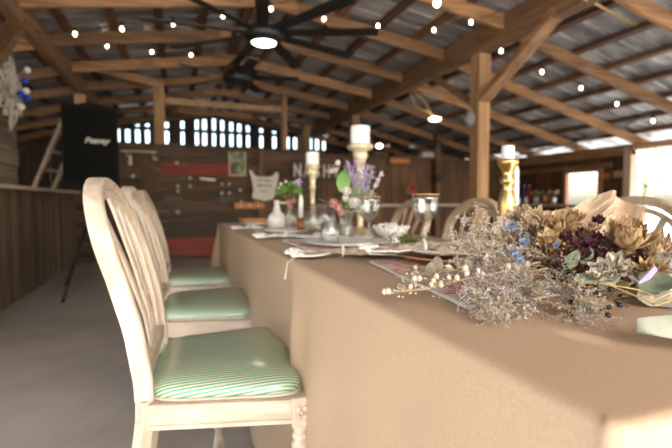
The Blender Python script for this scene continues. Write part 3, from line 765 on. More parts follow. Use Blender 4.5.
# ------------------------------------------------------------------ chairs
def interp(tab, z):
    for (z0, x0), (z1, x1) in zip(tab, tab[1:]):
        if z <= z1: return x0+(x1-x0)*(z-z0)/(z1-z0)
    return tab[-1][1]
BK = [(0,-.215),(.25,-.195),(.40,-.180),(.50,-.181),(.63,-.198),(.754,-.230),(.88,-.270),(.96,-.298),(1.0,-.312)]
def make_chair(wz, wx):
    e = empty('dining_chair', (0,0,0))
    # seat cushion: front width .49, back width .39
    hw = lambda x: .196+(x+.20)/.40*.072
    def seat_pt(a, k, lvl):
        # rounded trapezoid outline
        c, s_ = math.cos(a), math.sin(a); n = 6.5
        x = math.copysign(abs(c)**(2/n), c); y = math.copysign(abs(s_)**(2/n), s_)
        X = .008+x*.185*k
        if x > .5: X += .016*(1-y*y)*k
        return Vector((X, y*(hw(X)-.004)*k, lvl))
    b = MB(); N_ = 56; lv = [(.985,.448),(1.0,.455),(1.0,.464),(.985,.475),(.955,.483),(.89,.490),(.75,.497),(.5,.502),(.25,.504)]
    rings = [[b.bm.verts.new(seat_pt(2*PI*k/N_, s_, z)) for k in range(N_)] for s_, z in lv]
    for r in range(len(rings)-1):
        for k in range(N_): b.bm.faces.new((rings[r][k], rings[r][(k+1)%N_], rings[r+1][(k+1)%N_], rings[r+1][k]))
    b.bm.faces.new(rings[0][::-1]); b.bm.faces.new(rings[-1])
    cu = b.done('seat_cushion','stripe',e,smooth=True)
    b = MB(); b.tube([seat_pt(2*PI*k/60, 1.005, .452) for k in range(61)], .004, 6, caps=False); b.done('piping', wx, cu, smooth=True)
    # seat frame with moulded rails and corner blocks
    b = MB()
    for s_ in (-1,1):
        for (o_, z, h, t) in ((0,.415,.062,.026),(.004,.440,.010,.032),(.003,.389,.012,.030)):
            b.bar((-.175, s_*(.188+o_), z), (.18, s_*(.252+o_), z), t, h)
    for (o_, z, h, t) in ((0,.415,.062,.026),(.004,.440,.010,.032),(.003,.389,.012,.030)):
        b.bar((.188+o_, -.232, z), (.188+o_, .232, z), t, h); b.bar((-.183, -.18, z), (-.183, .18, z), t, h)
    b.done('seat_frame', wx, e, bevel=.004)
    for s_ in (-1,1):
        b = MB(); b.box((.182, s_*.248, .412), (.048,.048,.074)); 
        blk = b.done('corner_block', wz, e, bevel=.004)
        b = MB()
        for k in range(4):
            a = PI/4+PI/2*k
            b.ico((.182+math.cos(a)*.011, s_*.273, .412+math.sin(a)*.014), .0075, 1, (1,.4,1.2))
        b.ico((.182, s_*.273, .412), .006, 1, (1,.5,1)); b.done('carved_rosette', wz, blk, smooth=True)
        b = MB().lathe([(.012,0),(.014,.02),(.018,.05),(.016,.20),(.021,.30),(.023,.325),(.016,.335),(.022,.345),(.022,.350),(.016,.356),(.021,.368),(.024,.375)],(.182, s_*.248, 0),20)
        b.done('leg', wz, e, smooth=True)
        # rear leg
        b = MB(); b.tube([(interp(BK,z)-.02*(1-z/.45 if z < .45 else 0), s_*.187, z) for z in (0,.08,.16,.24,.32,.40,.452)], [(.015,.015),(.016,.016),(.018,.018),(.019,.019),(.02,.02),(.021,.021),(.021,.021)], 4)
        b.done('leg', wz, e)
    # back frame: one bent arch, rectangular section with a bead along the edge
    def arch(hw0, top, w0=.187, n=44, lo=.455):
        pts = []
        for k in range(n+1):
            t = k/n*2-1; s_ = 1 if t > 0 else -1; q = abs(t)     # q: 1 at foot .. 0 at crown
            if q > .42:
                tt = (q-.42)/.58; z = lo+(1-tt)*(.80-lo)*1.0
                y = hw0+(w0-hw0)*tt**1.6
            else:
                a = PI/2*(1-q/.42); z = .80+(top-.80)*math.sin(a); y = hw0*math.cos(a)
            pts.append(Vector((interp(BK,z), s_*y, z)))
        return pts
    pts = arch(.218, .972)
    b = MB(); rings = []
    for i, p in enumerate(pts):
        t = (pts[min(i+1,len(pts)-1)]-pts[max(i-1,0)]).normalized()
        nx = Vector((1,0,0)); nx = (nx-t*nx.dot(t)).normalized(); sd = t.cross(nx)
        prof = [(-.021,-.014),(-.021,.010),(-.014,.016),(.006,.016),(.012,.012),(.018,.014),(.021,.008),(.021,-.008),(.016,-.014)]
        rings.append([b.bm.verts.new(p+nx*a_+sd*c_) for a_, c_ in prof])
    m_ = len(rings[0])
    for i in range(len(rings)-1):
        for k in range(m_): b.bm.faces.new((rings[i][k], rings[i][(k+1)%m_], rings[i+1][(k+1)%m_], rings[i+1][k]))
    b.bm.faces.new(rings[0][::-1]); b.bm.faces.new(rings[-1])
    bf = b.done('back_frame', wz, e, smooth=False, bevel=.002)
    b = MB().tube(arch(.186,.938,.160,40,.50), [(.009,.007)]*41, 8); b.done('inner_frame', wz, e, smooth=True)
    b = MB(); b.bar((interp(BK,.515),-.18,.515),(interp(BK,.515),.18,.515),.026,.045); b.done('lower_rail', wz, e, bevel=.006)
    for q in (-1,0,1):
        b = MB(); zz = [.53+ (.935-.53)*k/8 for k in range(9)]
        b.tube([(interp(BK,z)+.004, q*(.035+.075*((z-.53)/.4)**1.1), z if q == 0 else z-.02*((z-.53)/.4)) for z in zz], [(.011+.008*math.sin(PI*k/8),.006) for k in range(9)], 8)
        b.done('slat', wz, e, smooth=True)
    # turned H stretcher
    def turned(a_, c_, name='stretcher'):
        a_, c_ = Vector(a_), Vector(c_); L = (c_-a_).length
        pr = [(.008,0),(.010,.04*L),(.014,.12*L),(.009,.15*L),(.015,.18*L),(.009,.21*L),(.012,.35*L),(.016,.47*L),(.010,.485*L),(.018,.5*L),(.010,.515*L),(.016,.53*L),(.012,.65*L),(.009,.79*L),(.015,.82*L),(.009,.85*L),(.014,.88*L),(.010,.96*L),(.008,L)]
        MB().lathe(pr, a_, 14, axis=c_-a_).done(name, wz, e, smooth=True)
    for s_ in (-1,1): turned((-.21, s_*.187, .20), (.182, s_*.248, .20))
    turned((-.01,-.215,.20),(-.01,.215,.20))
    return e
proto = make_chair('chair_wood','chair_x')
CX = .116
def chair_at(src, x, y, rz, label, group, first=False):
    c = src if first else copy_tree(src)
    c.location = (x, y, 0); c.rotation_euler = (0,0,rz)
    return tag(c, label, 'chair', group)
chair_at(proto, CX, 1.29, math.radians(-4), 'nearest whitewashed arched-back chair with green striped seat at the table', 'whitewashed chairs along the left of the table', True)
chair_at(proto, CX, 2.04, math.radians(-3), 'middle one of the three whitewashed striped-seat chairs left of the table', 'whitewashed chairs along the left of the table')
chair_at(proto, CX, 2.80, math.radians(-2), 'farthest of the three whitewashed striped-seat chairs left of the table', 'whitewashed chairs along the left of the table')
p2 = make_chair('far_chair','far_chair')
p2.scale = (1,1,.955)
chair_at(p2, 1.23, 1.10, PI, 'limewashed arched-back chair behind the paper-wrapped bouquet at right', 'limewashed chairs across the table', True)
chair_at(p2, 1.23, 1.95, PI, 'limewashed arched-back chair across the table behind the gold candlestick', 'limewashed chairs across the table')
chair_at(p2, 1.23, 2.62, PI, 'limewashed arched-back chair across the table between the two goblets', 'limewashed chairs across the table')
# ------------------------------------------------------------------ table things
def T(u, v): 
    p = PZ(u, v, TT); return Vector((p.x, p.y, TT))
def candlestick(loc, h, mat, label, base=.055, cup=.034, ch=.08, cr=.02, style=0):
    e = empty('candlestick', loc, label=label, cat='candlestick')
    k = h
    if style == 0:
        pr = [(base,0),(base,.006),(base*.9,.012),(base*.5,.022),(.014,.04*1),(.018,.055),(.024,.09*k/.3),(.0285,.135*k/.3),(.028,.165*k/.3),(.020,.195*k/.3),(.014,.213*k/.3),(.022,.224*k/.3),(.023,.235*k/.3),(.015,.248*k/.3),(.018,.262*k/.3),(.027,.277*k/.3),(cup,.290*k/.3),(cup,k),(cup*.8,k),(.008,k-.006)]
    else:
        pr = [(base,0),(base,.008),(base*.85,.016),(base*.4,.03),(.014,.05),(.016,.25*k),(.020,.27*k),(.013,.29*k),(.015,.62*k),(.024,.65*k),(.016,.68*k),(.020,.78*k),(.028,.84*k),(.034,.88*k),(.030,.92*k),(cup,.955*k),(cup,k-.004),(cup*.9,k),(.01,k-.002)]
    MB().lathe(pr,(0,0,0),32).done('holder',mat,e,smooth=True)
    c = empty('x', (0,0,0)) if False else None
    cand = empty('pillar_candle', Vector(loc)+Vector((0,0,k-.002)), label='white '+('pillar' if cr > .025 else 'stub')+' candle standing on the '+label.split(',')[0].split(' behind')[0].split(' in front')[0].split(' at ')[0], cat='candle')
    MB().lathe([(cr*.97,0),(cr,.004),(cr,ch-.004),(cr*.93,ch),(cr*.4,ch-.004),(0,ch-.005)],(0,0,0),28).done('wax_body','wax',cand,smooth=True)
    MB().tube([(0,0,ch-.006),(.001,0,ch+.006)],.0012,6).done('wick','blackiron',cand)
    return e
q = PD(507,200,1.42)
candlestick((q.x,q.y,TT), .924+41*1.42/440-TT, 'gold', 'brushed gold candlestick, nearest to the bouquet', .05, .033, .046, .0195)
q = PD(360,200,1.98)
candlestick((q.x,q.y,TT), .924+56*1.98/440-TT, 'pale_gold', 'tall worn-gold candlestick behind the tall goblet flowers', .065, .058, .082, .043, 1)
q = PD(312.5,200,2.62)
candlestick((q.x,q.y,TT), .924+36*2.62/440-TT, 'pale_gold', 'slimmer worn-gold candlestick at the far left of the table', .06, .045, .075, .038, 1)
# white taper right behind the near candlestick
q = PD(515.5,200,1.56)
e = empty('taper_candle', (q.x,q.y,TT), label='slim white taper candle close behind the near gold candlestick', cat='candle')
MB().lathe([(.012,0),(.012,.01),(.010,.27),(.005,.285),(0,.287)],(0,0,0),16).done('wax_body','wax',e,smooth=True)
MB().lathe([(.035,0),(.036,.004),(.018,.010),(.016,.03),(.013,.03),(.012,.006)],(0,0,0),20).done('holder','white_ceramic',e,smooth=True)
# goblets
def goblet(loc, label, first=None, s=1.0):
    if first is None:
        e = empty('goblet', loc)
        pr = [(.034,0),(.034,.002),(.012,.006),(.0045,.014),(.0042,.035),(.007,.045),(.0045,.052),(.005,.075),(.008,.080),(.020,.090),(.031,.105),(.0345,.12),(.034,.135),(.0365,.150),(.040,.166),(.0388,.166),(.0352,.150),(.0325,.135),(.033,.12),(.0295,.106),(.018,.093),(.004,.087)]
        MB().lathe(pr,(0,0,0),60,flute=.012,nf=12).done('bowl_and_stem','etched',e,smooth=True)
        MB().lathe([(.0392,.1655),(.0406,.1655),(.0408,.1685),(.0392,.1685),(.0392,.1655)],(0,0,0),48).done('gilt_rim','gilt',e,smooth=True)
    else: e = copy_tree(first); e.location = loc
    e.scale = (s,s,s)
    return tag(e, label, 'goblet', 'gilt rimmed goblets')
q = PD(425,240,1.42); g0 = goblet((q.x,q.y,TT), 'cut glass goblet with gilt rim, standing alone before the far chairs', None, 1.09)
q = PD(369,240,1.63); goblet((q.x,q.y,TT), 'cut glass goblet with gilt rim beside the posy of white roses', g0, 1.06)
# plates
def plate(loc, r, mat, label, rim='white_ceramic', group='dinner plates', tilt=None):
    e = empty('dinner_plate', loc, label=label, cat='plate', group=group)
    MB().lathe([(r*.55,0),(r*.6,.002),(r,.014),(r*1.0,.017),(r*.97,.017),(r*.62,.006),(0,.005)],(0,0,0),48).done('dish',mat,e,smooth=True)
    MB().lathe([(r*.985,.0165),(r*1.005,.0165),(r*1.005,.0185),(r*.985,.0185),(r*.985,.0165)],(0,0,0),48).done('rim_band',rim,e,smooth=True)
    return e
PL = [((.69,.98),.155,'rust','rust-coloured wicker charger plate beside the bouquet','rust'),
      ((.56,1.44),.15,'white_ceramic','white dinner plate in front of the rose posy','silver'),
      ((.52,2.12),.14,'white_ceramic','white dinner plate farther along the left table edge','silver'),
      ((.50,2.80),.13,'white_ceramic','white dinner plate nearest the far end of the table','silver'),
      ((.925,1.12),.155,'silver','grey-blue charger plate on the far side behind the goblet','white_ceramic')]
for (x, y), r, m_, lb, rm in PL: plate((x,y,TT+.006), r, m_, lb, rm)
tag(plate((.66,.98,TT+.024), .115, 'white_ceramic', 'cream salad plate stacked on the rust charger', 'linen'), cat='plate')
# placemats
def placemat(p0, p1, p2, p3, label, z=0):
    b = MB(); P4 = [Vector(p) for p in (p0,p1,p2,p3)]
    c = sum(P4, Vector())/4
    e = empty('placemat', (c.x,c.y,TT+z), label=label, cat='placemat', group='pink printed placemats')
    def f(i, j):
        q = P4[0].lerp(P4[1], i).lerp(P4[3].lerp(P4[2], i), j)-c
        return Vector((q.x, q.y, .003+.0008*math.sin(i*9+j*4)))
    MB().sheet(f, 12, 12).done('cloth','toile',e,solid=.003)
    pts = [Vector((q.x-c.x,q.y-c.y,.003)) for q in P4]
    MB().tube(pts+[pts[0]], .0032, 6, caps=False).done('hem','lace',e)
a_, b2 = T(370,263), T(467,309)
placemat(a_, b2, b2+Vector((.33,.03,0)), a_+Vector((.36,.0,0)), 'pink and cream printed placemat running under the bouquet')
a_, b2 = Vector((.40,1.72,TT)), Vector((.40,1.20,TT))
placemat(a_, b2, b2+Vector((.36,0,0)), a_+Vector((.36,0,0)), 'pink printed placemat under the middle white plate', .0)
a_, b2 = Vector((.40,2.36,TT)), Vector((.40,1.86,TT))
placemat(a_, b2, b2+Vector((.34,0,0)), a_+Vector((.34,0,0)), 'pink printed placemat under the farther white plate', .0)
# napkins: gathered cloth with lace edges
def napkin(a_, b2, w, label, mat='linen', seed=0, tassel=None, z=.0, hh=.0085):
    a_, b2 = Vector(a_), Vector(b2); c = (a_+b2)/2; L = (b2-a_).length; ang = math.atan2((b2-a_).y, (b2-a_).x)
    e = empty('napkin', (c.x,c.y,TT+z), ang, label=label, cat='napkin', group='gathered napkins')
    def f(i, j, up=1):
        x = (i-.5)*L; g = .35+.65*min(1, abs(i-.45)*2.6)
        y = (j-.5)*w*g*(.85+.5*noise.noise(Vector((x*13, 4, seed)))); x += .03*noise.noise(Vector((j*7, 2, seed+i)))*abs(i-.5)*2
        h = hh*(1.0+2.2*abs(noise.noise(Vector((x*22, (j-.5)*9, seed))))+.8*noise.noise(Vector((x*50, j*14, seed))))*(1-(2*j-1)**2*.75)*(1.25-.4*g)*min(1,.35+2.2*min(i,1-i))
        return Vector((x, y+.008*math.sin(i*14+seed), max(.001,h)+.001))
    b = MB().sheet(f, 40, 18); b.sheet(lambda i, j: Vector((f(i,j).x, f(i,j).y, .001)), 40, 18)
    bmesh.ops.remove_doubles(b.bm, verts=b.bm.verts, dist=.0004)
    b.done('cloth',mat,e,smooth=True)
    for s_ in (0,1):
        b = MB()
        for k in range(26):
            j = k/25; q = f(float(s_), j); b.ico(q+Vector(((s_-.5)*.022*(1+.8*math.sin(k*2.3)),0,.004+.006*abs(math.sin(k*1.7)))), .0085, 1, (1.3,1,.6))
        for k in range(30):
            i = (k/29*.3) if s_ == 0 else .7+(k/29*.3)
            b.ico(f(i,0.0)+Vector((0,-.003,.003)), .005, 1, (1,1,.6)); b.ico(f(i,1.0)+Vector((0,.003,.003)), .005, 1, (1,1,.6))
        b.done('lace_edge','lace',e,smooth=True)
    b = MB().tube([Vector((-.05*L+.012*0, .02*math.cos(t), .012+.016*math.sin(t))) for t in [i*2*PI/14 for i in range(15)]], .004, 6); b.done('tie','lace',e)
    if tassel:
        inv = Matrix.Rotation(-ang,3,'Z'); pts = [inv @ (Vector(q)-Vector((c.x,c.y,TT+z))) for q in tassel]
        MB().tube(pts, [.001,.0012,.001,.0014,.002][:len(pts)], 6).done('tassel','lace',e)
    return e
t0 = Vector((.335,1.18,TT+.003)); 
napkin(Vector((.325,1.21,0)), Vector((.60,1.14,0)), .13, 'cream lace-trimmed napkin overhanging the left table edge', 'linen', 3,
       [(.335,1.19,TT+.006),(.312,1.187,TT+.004),(.288,1.186,TT-.01),(.284,1.185,TT-.035),(.280,1.18,TT-.055)], z=.006)
napkin(Vector((.46,1.00,0)), Vector((.74,.92,0)), .10, 'tan gathered napkin lying on the cream salad plate', 'linen', 8, z=.034, hh=.010)
napkin(Vector((.34,1.86,0)), Vector((.56,1.80,0)), .13, 'cream napkin at the left edge before the farther plate', 'lace', 12, z=.006)
napkin(Vector((.33,2.58,0)), Vector((.54,2.52,0)), .12, 'cream napkin at the left edge nearest the far end', 'lace', 15)
napkin(Vector((.70,.84,0)), Vector((.84,.96,0)), .10, 'pale lace napkin tucked between the rust charger and the bouquet', 'lace', 21, z=.034)
# white footed bowl with scalloped rim
q = PD(391,235,1.72); e = empty('scalloped_bowl', (q.x,q.y,TT), label='white scalloped milk-glass bowl heaped with white sugar eggs', cat='bowl')
MB().lathe([(.035,0),(.036,.004),(.022,.012),(.035,.02),(.060,.036),(.068,.058),(.066,.058),(.057,.038),(.030,.024),(0,.022)],(0,0,0),60,flute=.03,nf=12).done('bowl_body','white_ceramic',e,smooth=True)
b = MB()
for k in range(16): b.ico((math.cos(2*PI*k/16)*.067, math.sin(2*PI*k/16)*.067,.059),.008,1)
b.done('scalloped_rim','white_ceramic',e,smooth=True)
b = MB()
for k in range(16):
    a = random.uniform(0,2*PI); r = random.uniform(0,.045); b.ico((r*math.cos(a),r*math.sin(a),.058+random.uniform(0,.012)),.012,1,(1,.8,.7))
b.done('contents','rose_white',e,smooth=True)
# moss sprig with pink blossoms at the goblet's foot
q = T(411,252); e = empty('moss_sprig', q, label='green moss sprig with pink blossoms lying at the foot of the goblet', cat='sprig')
b = MB()
for k in range(150):
    c = Vector((random.gauss(0,.033), random.gauss(0,.02), abs(random.gauss(.022,.013))+.002)); d = Vector((random.gauss(0,1),random.gauss(0,1),random.uniform(.1,1.2)))
    b.petal(c, d, UP, .014, .007, .3, .2, 2)
b.done('moss_leaves','moss',e)
b = MB()
for k in range(12):
    c = Vector((.050+random.gauss(0,.017), -.01+random.gauss(0,.01), .012+random.uniform(0,.015)))
    for j in range(5): b.petal(c, (math.cos(j*1.257),math.sin(j*1.257),.4), UP, .010, .009, .2, .2, 2)
b.done('blossoms','rose_pink',e)
# flower helpers ------------------------------------------------------
def bloom(name, mat, parent, c, axis, r, layers=4, n=12, seed=0, curl=.3, width=.5, center=None, ragged=.15, rest=.15):
    """layered flower head facing axis"""
    rnd = random.Random(seed); b = MB(); ax = Vector(axis).normalized()
    t = ax.orthogonal().normalized(); s_ = ax.cross(t)
    for l in range(layers):
        f = l/max(1,layers-1)                    # 0 outer .. 1 inner
        el = rest+f*1.15; L = r*(1-.45*f); nn = max(5, int(n*(1-.35*f)))
        for k in range(nn):
            a = 2*PI*(k+.5*(l%2))/nn+rnd.uniform(-.15,.15)
            rad = t*math.cos(a)+s_*math.sin(a)
            d = rad*math.cos(el)+ax*math.sin(el)+Vector((rnd.gauss(0,ragged),rnd.gauss(0,ragged),rnd.gauss(0,ragged)))*.6
            b.petal(Vector(c)+rad*r*.06+ax*.02*r*l, d, ax, L*rnd.uniform(.85,1.15), r*width*(1-.3*f), curl*(.6+rnd.random()*.8), .22, 5, .3)
    o = b.done(name, mat, parent, smooth=True)
    if center:
        q = Vector(c)+ax*r*.12; MB().ico(q, r*.24, 2).done('flower_centre', center, o, smooth=True)
    return o
def rose(parent, c, axis, r, mat, seed=0): return bloom('rose', mat, parent, c, axis, r, 6, 7, seed, .75, 1.1, None, .03, .35)
# clear vase posy
q = PD(346,240,1.72); base = Vector((q.x,q.y,TT))
e = empty('glass_vase', base, label='clear ribbed glass vase holding the rose and lavender posy', cat='vase')
MB().lathe([(.034,0),(.038,.004),(.032,.02),(.024,.05),(.024,.08),(.030,.11),(.040,.135),(.038,.135),(.028,.11),(.0215,.08),(.0215,.05),(.028,.02),(.0,.012)],(0,0,0),48,flute=.02,nf=12).done('vase_body','glass',e,smooth=True)
e = empty('flower_posy', base+Vector((0,0,.02)), label='posy of white roses, pink blooms, green leaves and lavender in the vase', cat='posy')
def lp(u, v, d=1.72): return PD(u, v, d)-e.location
b = MB()
for uv in ((343,185),(350,188),(352,205),(340,200),(360,170),(366,175),(332,200)):
    b.tube([(0,0,0),(0,0,.11),lp(*uv)], .0018, 5)
b.done('stems','leaf',e)
tc = (CAM-base).normalized()
for i, (u, v, w_, d_) in enumerate(((343,192,(0.05,0,1),.085),(328,203,(-1,-.2,.25),.05),(357,206,(1,.1,.1),.055),(352,222,(.7,-.3,-.5),.05))):
    c = lp(u, v, 1.66)
    MB().petal(c, w_, tc if i == 0 else UP, d_, d_*(.62 if i == 0 else .35), .15, .12, 8, .1).done('leaf','leaf',e,smooth=True)
for i, (u, v, r, m_) in enumerate(((347,193,.019,'rose_white'),(354,204.5,.025,'rose_white'),(346,199,.016,'rose_white'),(333,204,.020,'rose_pink'),(341,213,.018,'rose_pink'),(337,208,.018,'rose_pink'),(332,226,.014,'rose_white'),(338,163.5,.012,'rose_white'),(332,172,.012,'rose_white'),(336,170,.010,'rose_white'))):
    rose(e, lp(u,v,1.60), tc*1.5+Vector((random.uniform(-.3,.3),0,random.uniform(0,.4))), r*1.3, m_, i)
for i, (u0,v0,u1,v1) in enumerate(((357,200,347,161),(358,200,356,158),(360,202,362,163),(361,200,368,165),(362,203,372,172),(360,205,352,166),(363,205,365,170),(366,205,382,172))):
    a_, b2 = lp(u0,v0,1.86), lp(u1,v1,1.86); b = MB(); b.tube([a_, b2], .0015, 5)
    for k in range(40):
        t = random.uniform(.25,1); b.ico(a_.lerp(b2,t)+Vector((random.gauss(0,.0045),random.gauss(0,.0045),0)), .0042, 1, (1,1,1.3))
    b.done('lavender_spike', 'lavender' if i < 7 else 'statice', e)
b = MB()
for k in range(60):
    c = lp(random.uniform(350,372), random.uniform(192,216), 1.84); b.petal(c, (random.gauss(0,1),random.gauss(0,.6),random.uniform(.2,1.5)), tc, .035, .008, .2, .1, 3)
b.done('foliage','greenleaf',e)
# small glass jars behind
def jar(u, v, d, r, h, mat, label, name='glass_jar'):
    q = PD(u, v, d); e = empty(name, (q.x,q.y,TT), label=label, cat='jar', group='small glass jars on the table')
    MB().lathe([(r*.9,0),(r,.004),(r,h*.8),(r*.8,h*.88),(r*.85,h),(r*.79,h),(r*.74,h*.88),(r*.92,h*.8),(r*.92,.008),(0,.006)],(0,0,0),28).done('jar_body',mat,e,smooth=True)
    return e
jar(322,238,1.95,.062,.15,'glass','wide clear glass jar left of the rose vase')
jar(330,238,1.60,.034,.09,'etched','short frosted jar in front, left of the rose vase')
jar(291,232,2.35,.034,.12,'glass','clear glass jar with a green and pink posy at far left')
jar(310,232,2.1,.03,.11,'glass','clear glass jar beside the amber votive')
j = jar(301,232,2.25,.020,.075,'amber','slim amber glass votive below a white taper')
q = PD(301,232,2.25); e = empty('taper_candle', (q.x,q.y,TT+.0755), label='short white taper candle standing in the amber votive', cat='candle')
MB().lathe([(.012,0),(.012,.09),(.006,.115),(.0,.118)],(0,0,0),16).done('wax_body','wax',e,smooth=True); MB().tube([(0,0,.115),(0,0,.128)],.001,5).done('wick','blackiron',e)
jar(292,231,2.5,.018,.06,'amber','little amber glass votive behind the far jar')
q = PD(289,200,2.33); e = empty('flower_posy', (q.x,q.y,TT+.02), label='small posy of green leaves and pink roses in the far left jar', cat='posy')
def lq(u, v, d=2.3): return PD(u, v, d)-e.location
b = MB()
for uv in ((283,190),(290,187),(296,190),(288,200)): b.tube([(0,0,0),(0,0,.09),lq(*uv)], .002, 5)
b.done('stems','leaf',e)
b = MB()
for k in range(60): b.petal(lq(random.uniform(279,298),random.uniform(186,193)), (random.gauss(0,1),random.gauss(0,1),random.gauss(.3,.6)), tc, .03,.022,.2,.2,3)
b.done('leaves','leaf',e)
for i,(u,v) in enumerate(((289,203),(294,201),(291,207))): rose(e, lq(u,v,2.24), tc, .022, 'rose_pink', i+30)
for i,(u,v) in enumerate(((281,184),(286,182),(279,188))): rose(e, lq(u,v,2.28), tc, .012, 'rose_white', i+40)
b = MB()
for k in range(30): b.ico(lq(random.gauss(297,2),random.gauss(182,2.5)), .006, 1)
b.done('blossoms','lavender',e)
# white swan-like pitcher
q = PD(277,226,2.5); e = empty('white_pitcher', (q.x,q.y,TT), label='white pottery pitcher with a tall neck at the far end of the table', cat='pitcher')
MB().lathe([(.035,0),(.05,.02),(.058,.05),(.045,.08),(.022,.10),(.015,.14),(.018,.165),(.014,.165),(.01,.14)],(0,0,0),28).done('pitcher_body','white_ceramic',e,smooth=True)
MB().tube([(.02,0,.15),(.06,0,.15),(.075,0,.10),(.055,0,.06)], .006, 8).done('handle','white_ceramic',e,smooth=True)
q = PD(250,224,3.0)
tag(MB().lathe([(.02,0),(.10,.015),(.13,.04),(.125,.042),(.09,.02),(0,.012)],(0,0,0),36).done('wooden_bowl','rust',smooth=True,loc=(q.x+.05,q.y,TT)), 'shallow brown wooden bowl at the far end of the table','bowl')
# ------------------------------------------------------------------ bouquet
def sprig_mesh(seed, mat, stemmat, fl=.0135, nb=14, bushy=.28, dens=8, bell=False):
    rnd = random.Random(seed); b = MB(); f = MB()
    ph = rnd.uniform(0, 6)
    def axis(t): return Vector((.05*math.sin(t*3+ph), .05*math.cos(t*2.4+ph), t))
    b.tube([axis(k/8) for k in range(9)], [.007*(1-.6*k/8) for k in range(9)], 4)
    for k in range(nb):
        t = .22+.76*k/nb; a = k*2.4+rnd.uniform(-.4,.4); L = bushy*(1.15-.75*t)*rnd.uniform(.7,1.2)
        d = Vector((math.cos(a), math.sin(a), rnd.uniform(.5,1.1))).normalized(); p = axis(t); q = p+d*L
        b.tube([p, p.lerp(q,.5)+Vector((0,0,-.02*L)), q], .003, 3)
        for j in range(dens):
            s_ = .3+.7*j/(dens-1) if dens > 1 else 1; w = p.lerp(q, s_)
            dd = (d+Vector((rnd.gauss(0,.7),rnd.gauss(0,.7),rnd.gauss(0,.5)))).normalized(); tip = w+dd*L*.22*rnd.uniform(.5,1.3)
            b.tube([w, tip], .002, 3, caps=False)
            for m in range(2):
                o_ = tip+Vector((rnd.gauss(0,.006),rnd.gauss(0,.006),rnd.gauss(0,.006)))
                u_ = dd.orthogonal().normalized(); v_ = dd.cross(u_); sz = fl*rnd.uniform(.7,1.25)
                if bell:
                    f.ico(o_, sz*.9, 1, (1,1,1.2))
                else:
                    ce = f.bm.verts.new(o_); ring = [f.bm.verts.new(o_+dd*sz*rnd.uniform(.5,1)+(u_*math.cos(x_)+v_*math.sin(x_))*sz*.62) for x_ in [2*PI*i/5+rnd.random() for i in range(5)]]
                    for i in range(5): 
                        if i != 2: f.bm.faces.new((ce, ring[i], ring[(i+1)%5]))
    return b, f
def merge(b, f, m1, m2, name):
    me = bpy.data.meshes.new(name); nb = len(b.bm.faces)
    for fc in b.bm.faces: fc.material_index = 0
    tmp = bpy.data.meshes.new('tmp'); f.bm.to_mesh(tmp); b.bm.from_mesh(tmp); b.bm.faces.ensure_lookup_table()
    for fc in b.bm.faces[nb:]: fc.material_index = 1
    b.bm.to_mesh(me); b.bm.free(); f.bm.free(); bpy.data.meshes.remove(tmp)
    me.materials.append(M[m1]); me.materials.append(M[m2])
    return me
SP = [merge(*sprig_mesh(s, None, None), 'stem', 'statice' if s%3 else 'statice2', 'statice_sprig_mesh') for s in range(6)]
SPD = merge(*sprig_mesh(21, None, None, .030, 9, .26, 1, True), 'stem', 'statice2', 'capsule_mesh')
BQ = PZ(620, 300, TT); BQ = Vector((BQ.x+.05, BQ.y+.12, TT))
bq = empty('dried_flower_bouquet', BQ, label='large bouquet of dried flowers wrapped in kraft paper lying in the foreground', cat='bouquet')
def inst(me, name, a_, b2, thick=1.0, parent=bq, roll=None):
    a_, b2 = Vector(a_)-BQ, Vector(b2)-BQ; d = b2-a_; L = d.length
    o = bpy.data.objects.new(name, me); COL.objects.link(o); o.parent = parent
    q = Vector((0,0,1)).rotation_difference(d.normalized()) @ Euler((0,0,roll if roll is not None else random.uniform(0,6))).to_quaternion()
    o.rotation_mode = 'QUATERNION'; o.rotation_quaternion = q; o.location = a_; o.scale = (L*thick, L*thick, L)
    return o
def dep(v): 
    tab = [(190,.92),(220,.85),(260,.72),(300,.62),(345,.535),(400,.5)]
    for (v0,d0),(v1,d1) in zip(tab,tab[1:]):
        if v <= v1: return d0+(d1-d0)*(v-v0)/(v1-v0)
def Q(u, v, dd=0):
    p = PD(u, v, dep(v)+dd)
    if p.z < TT+.006: p.z = TT+.006
    return p
R_ = random.Random(5)
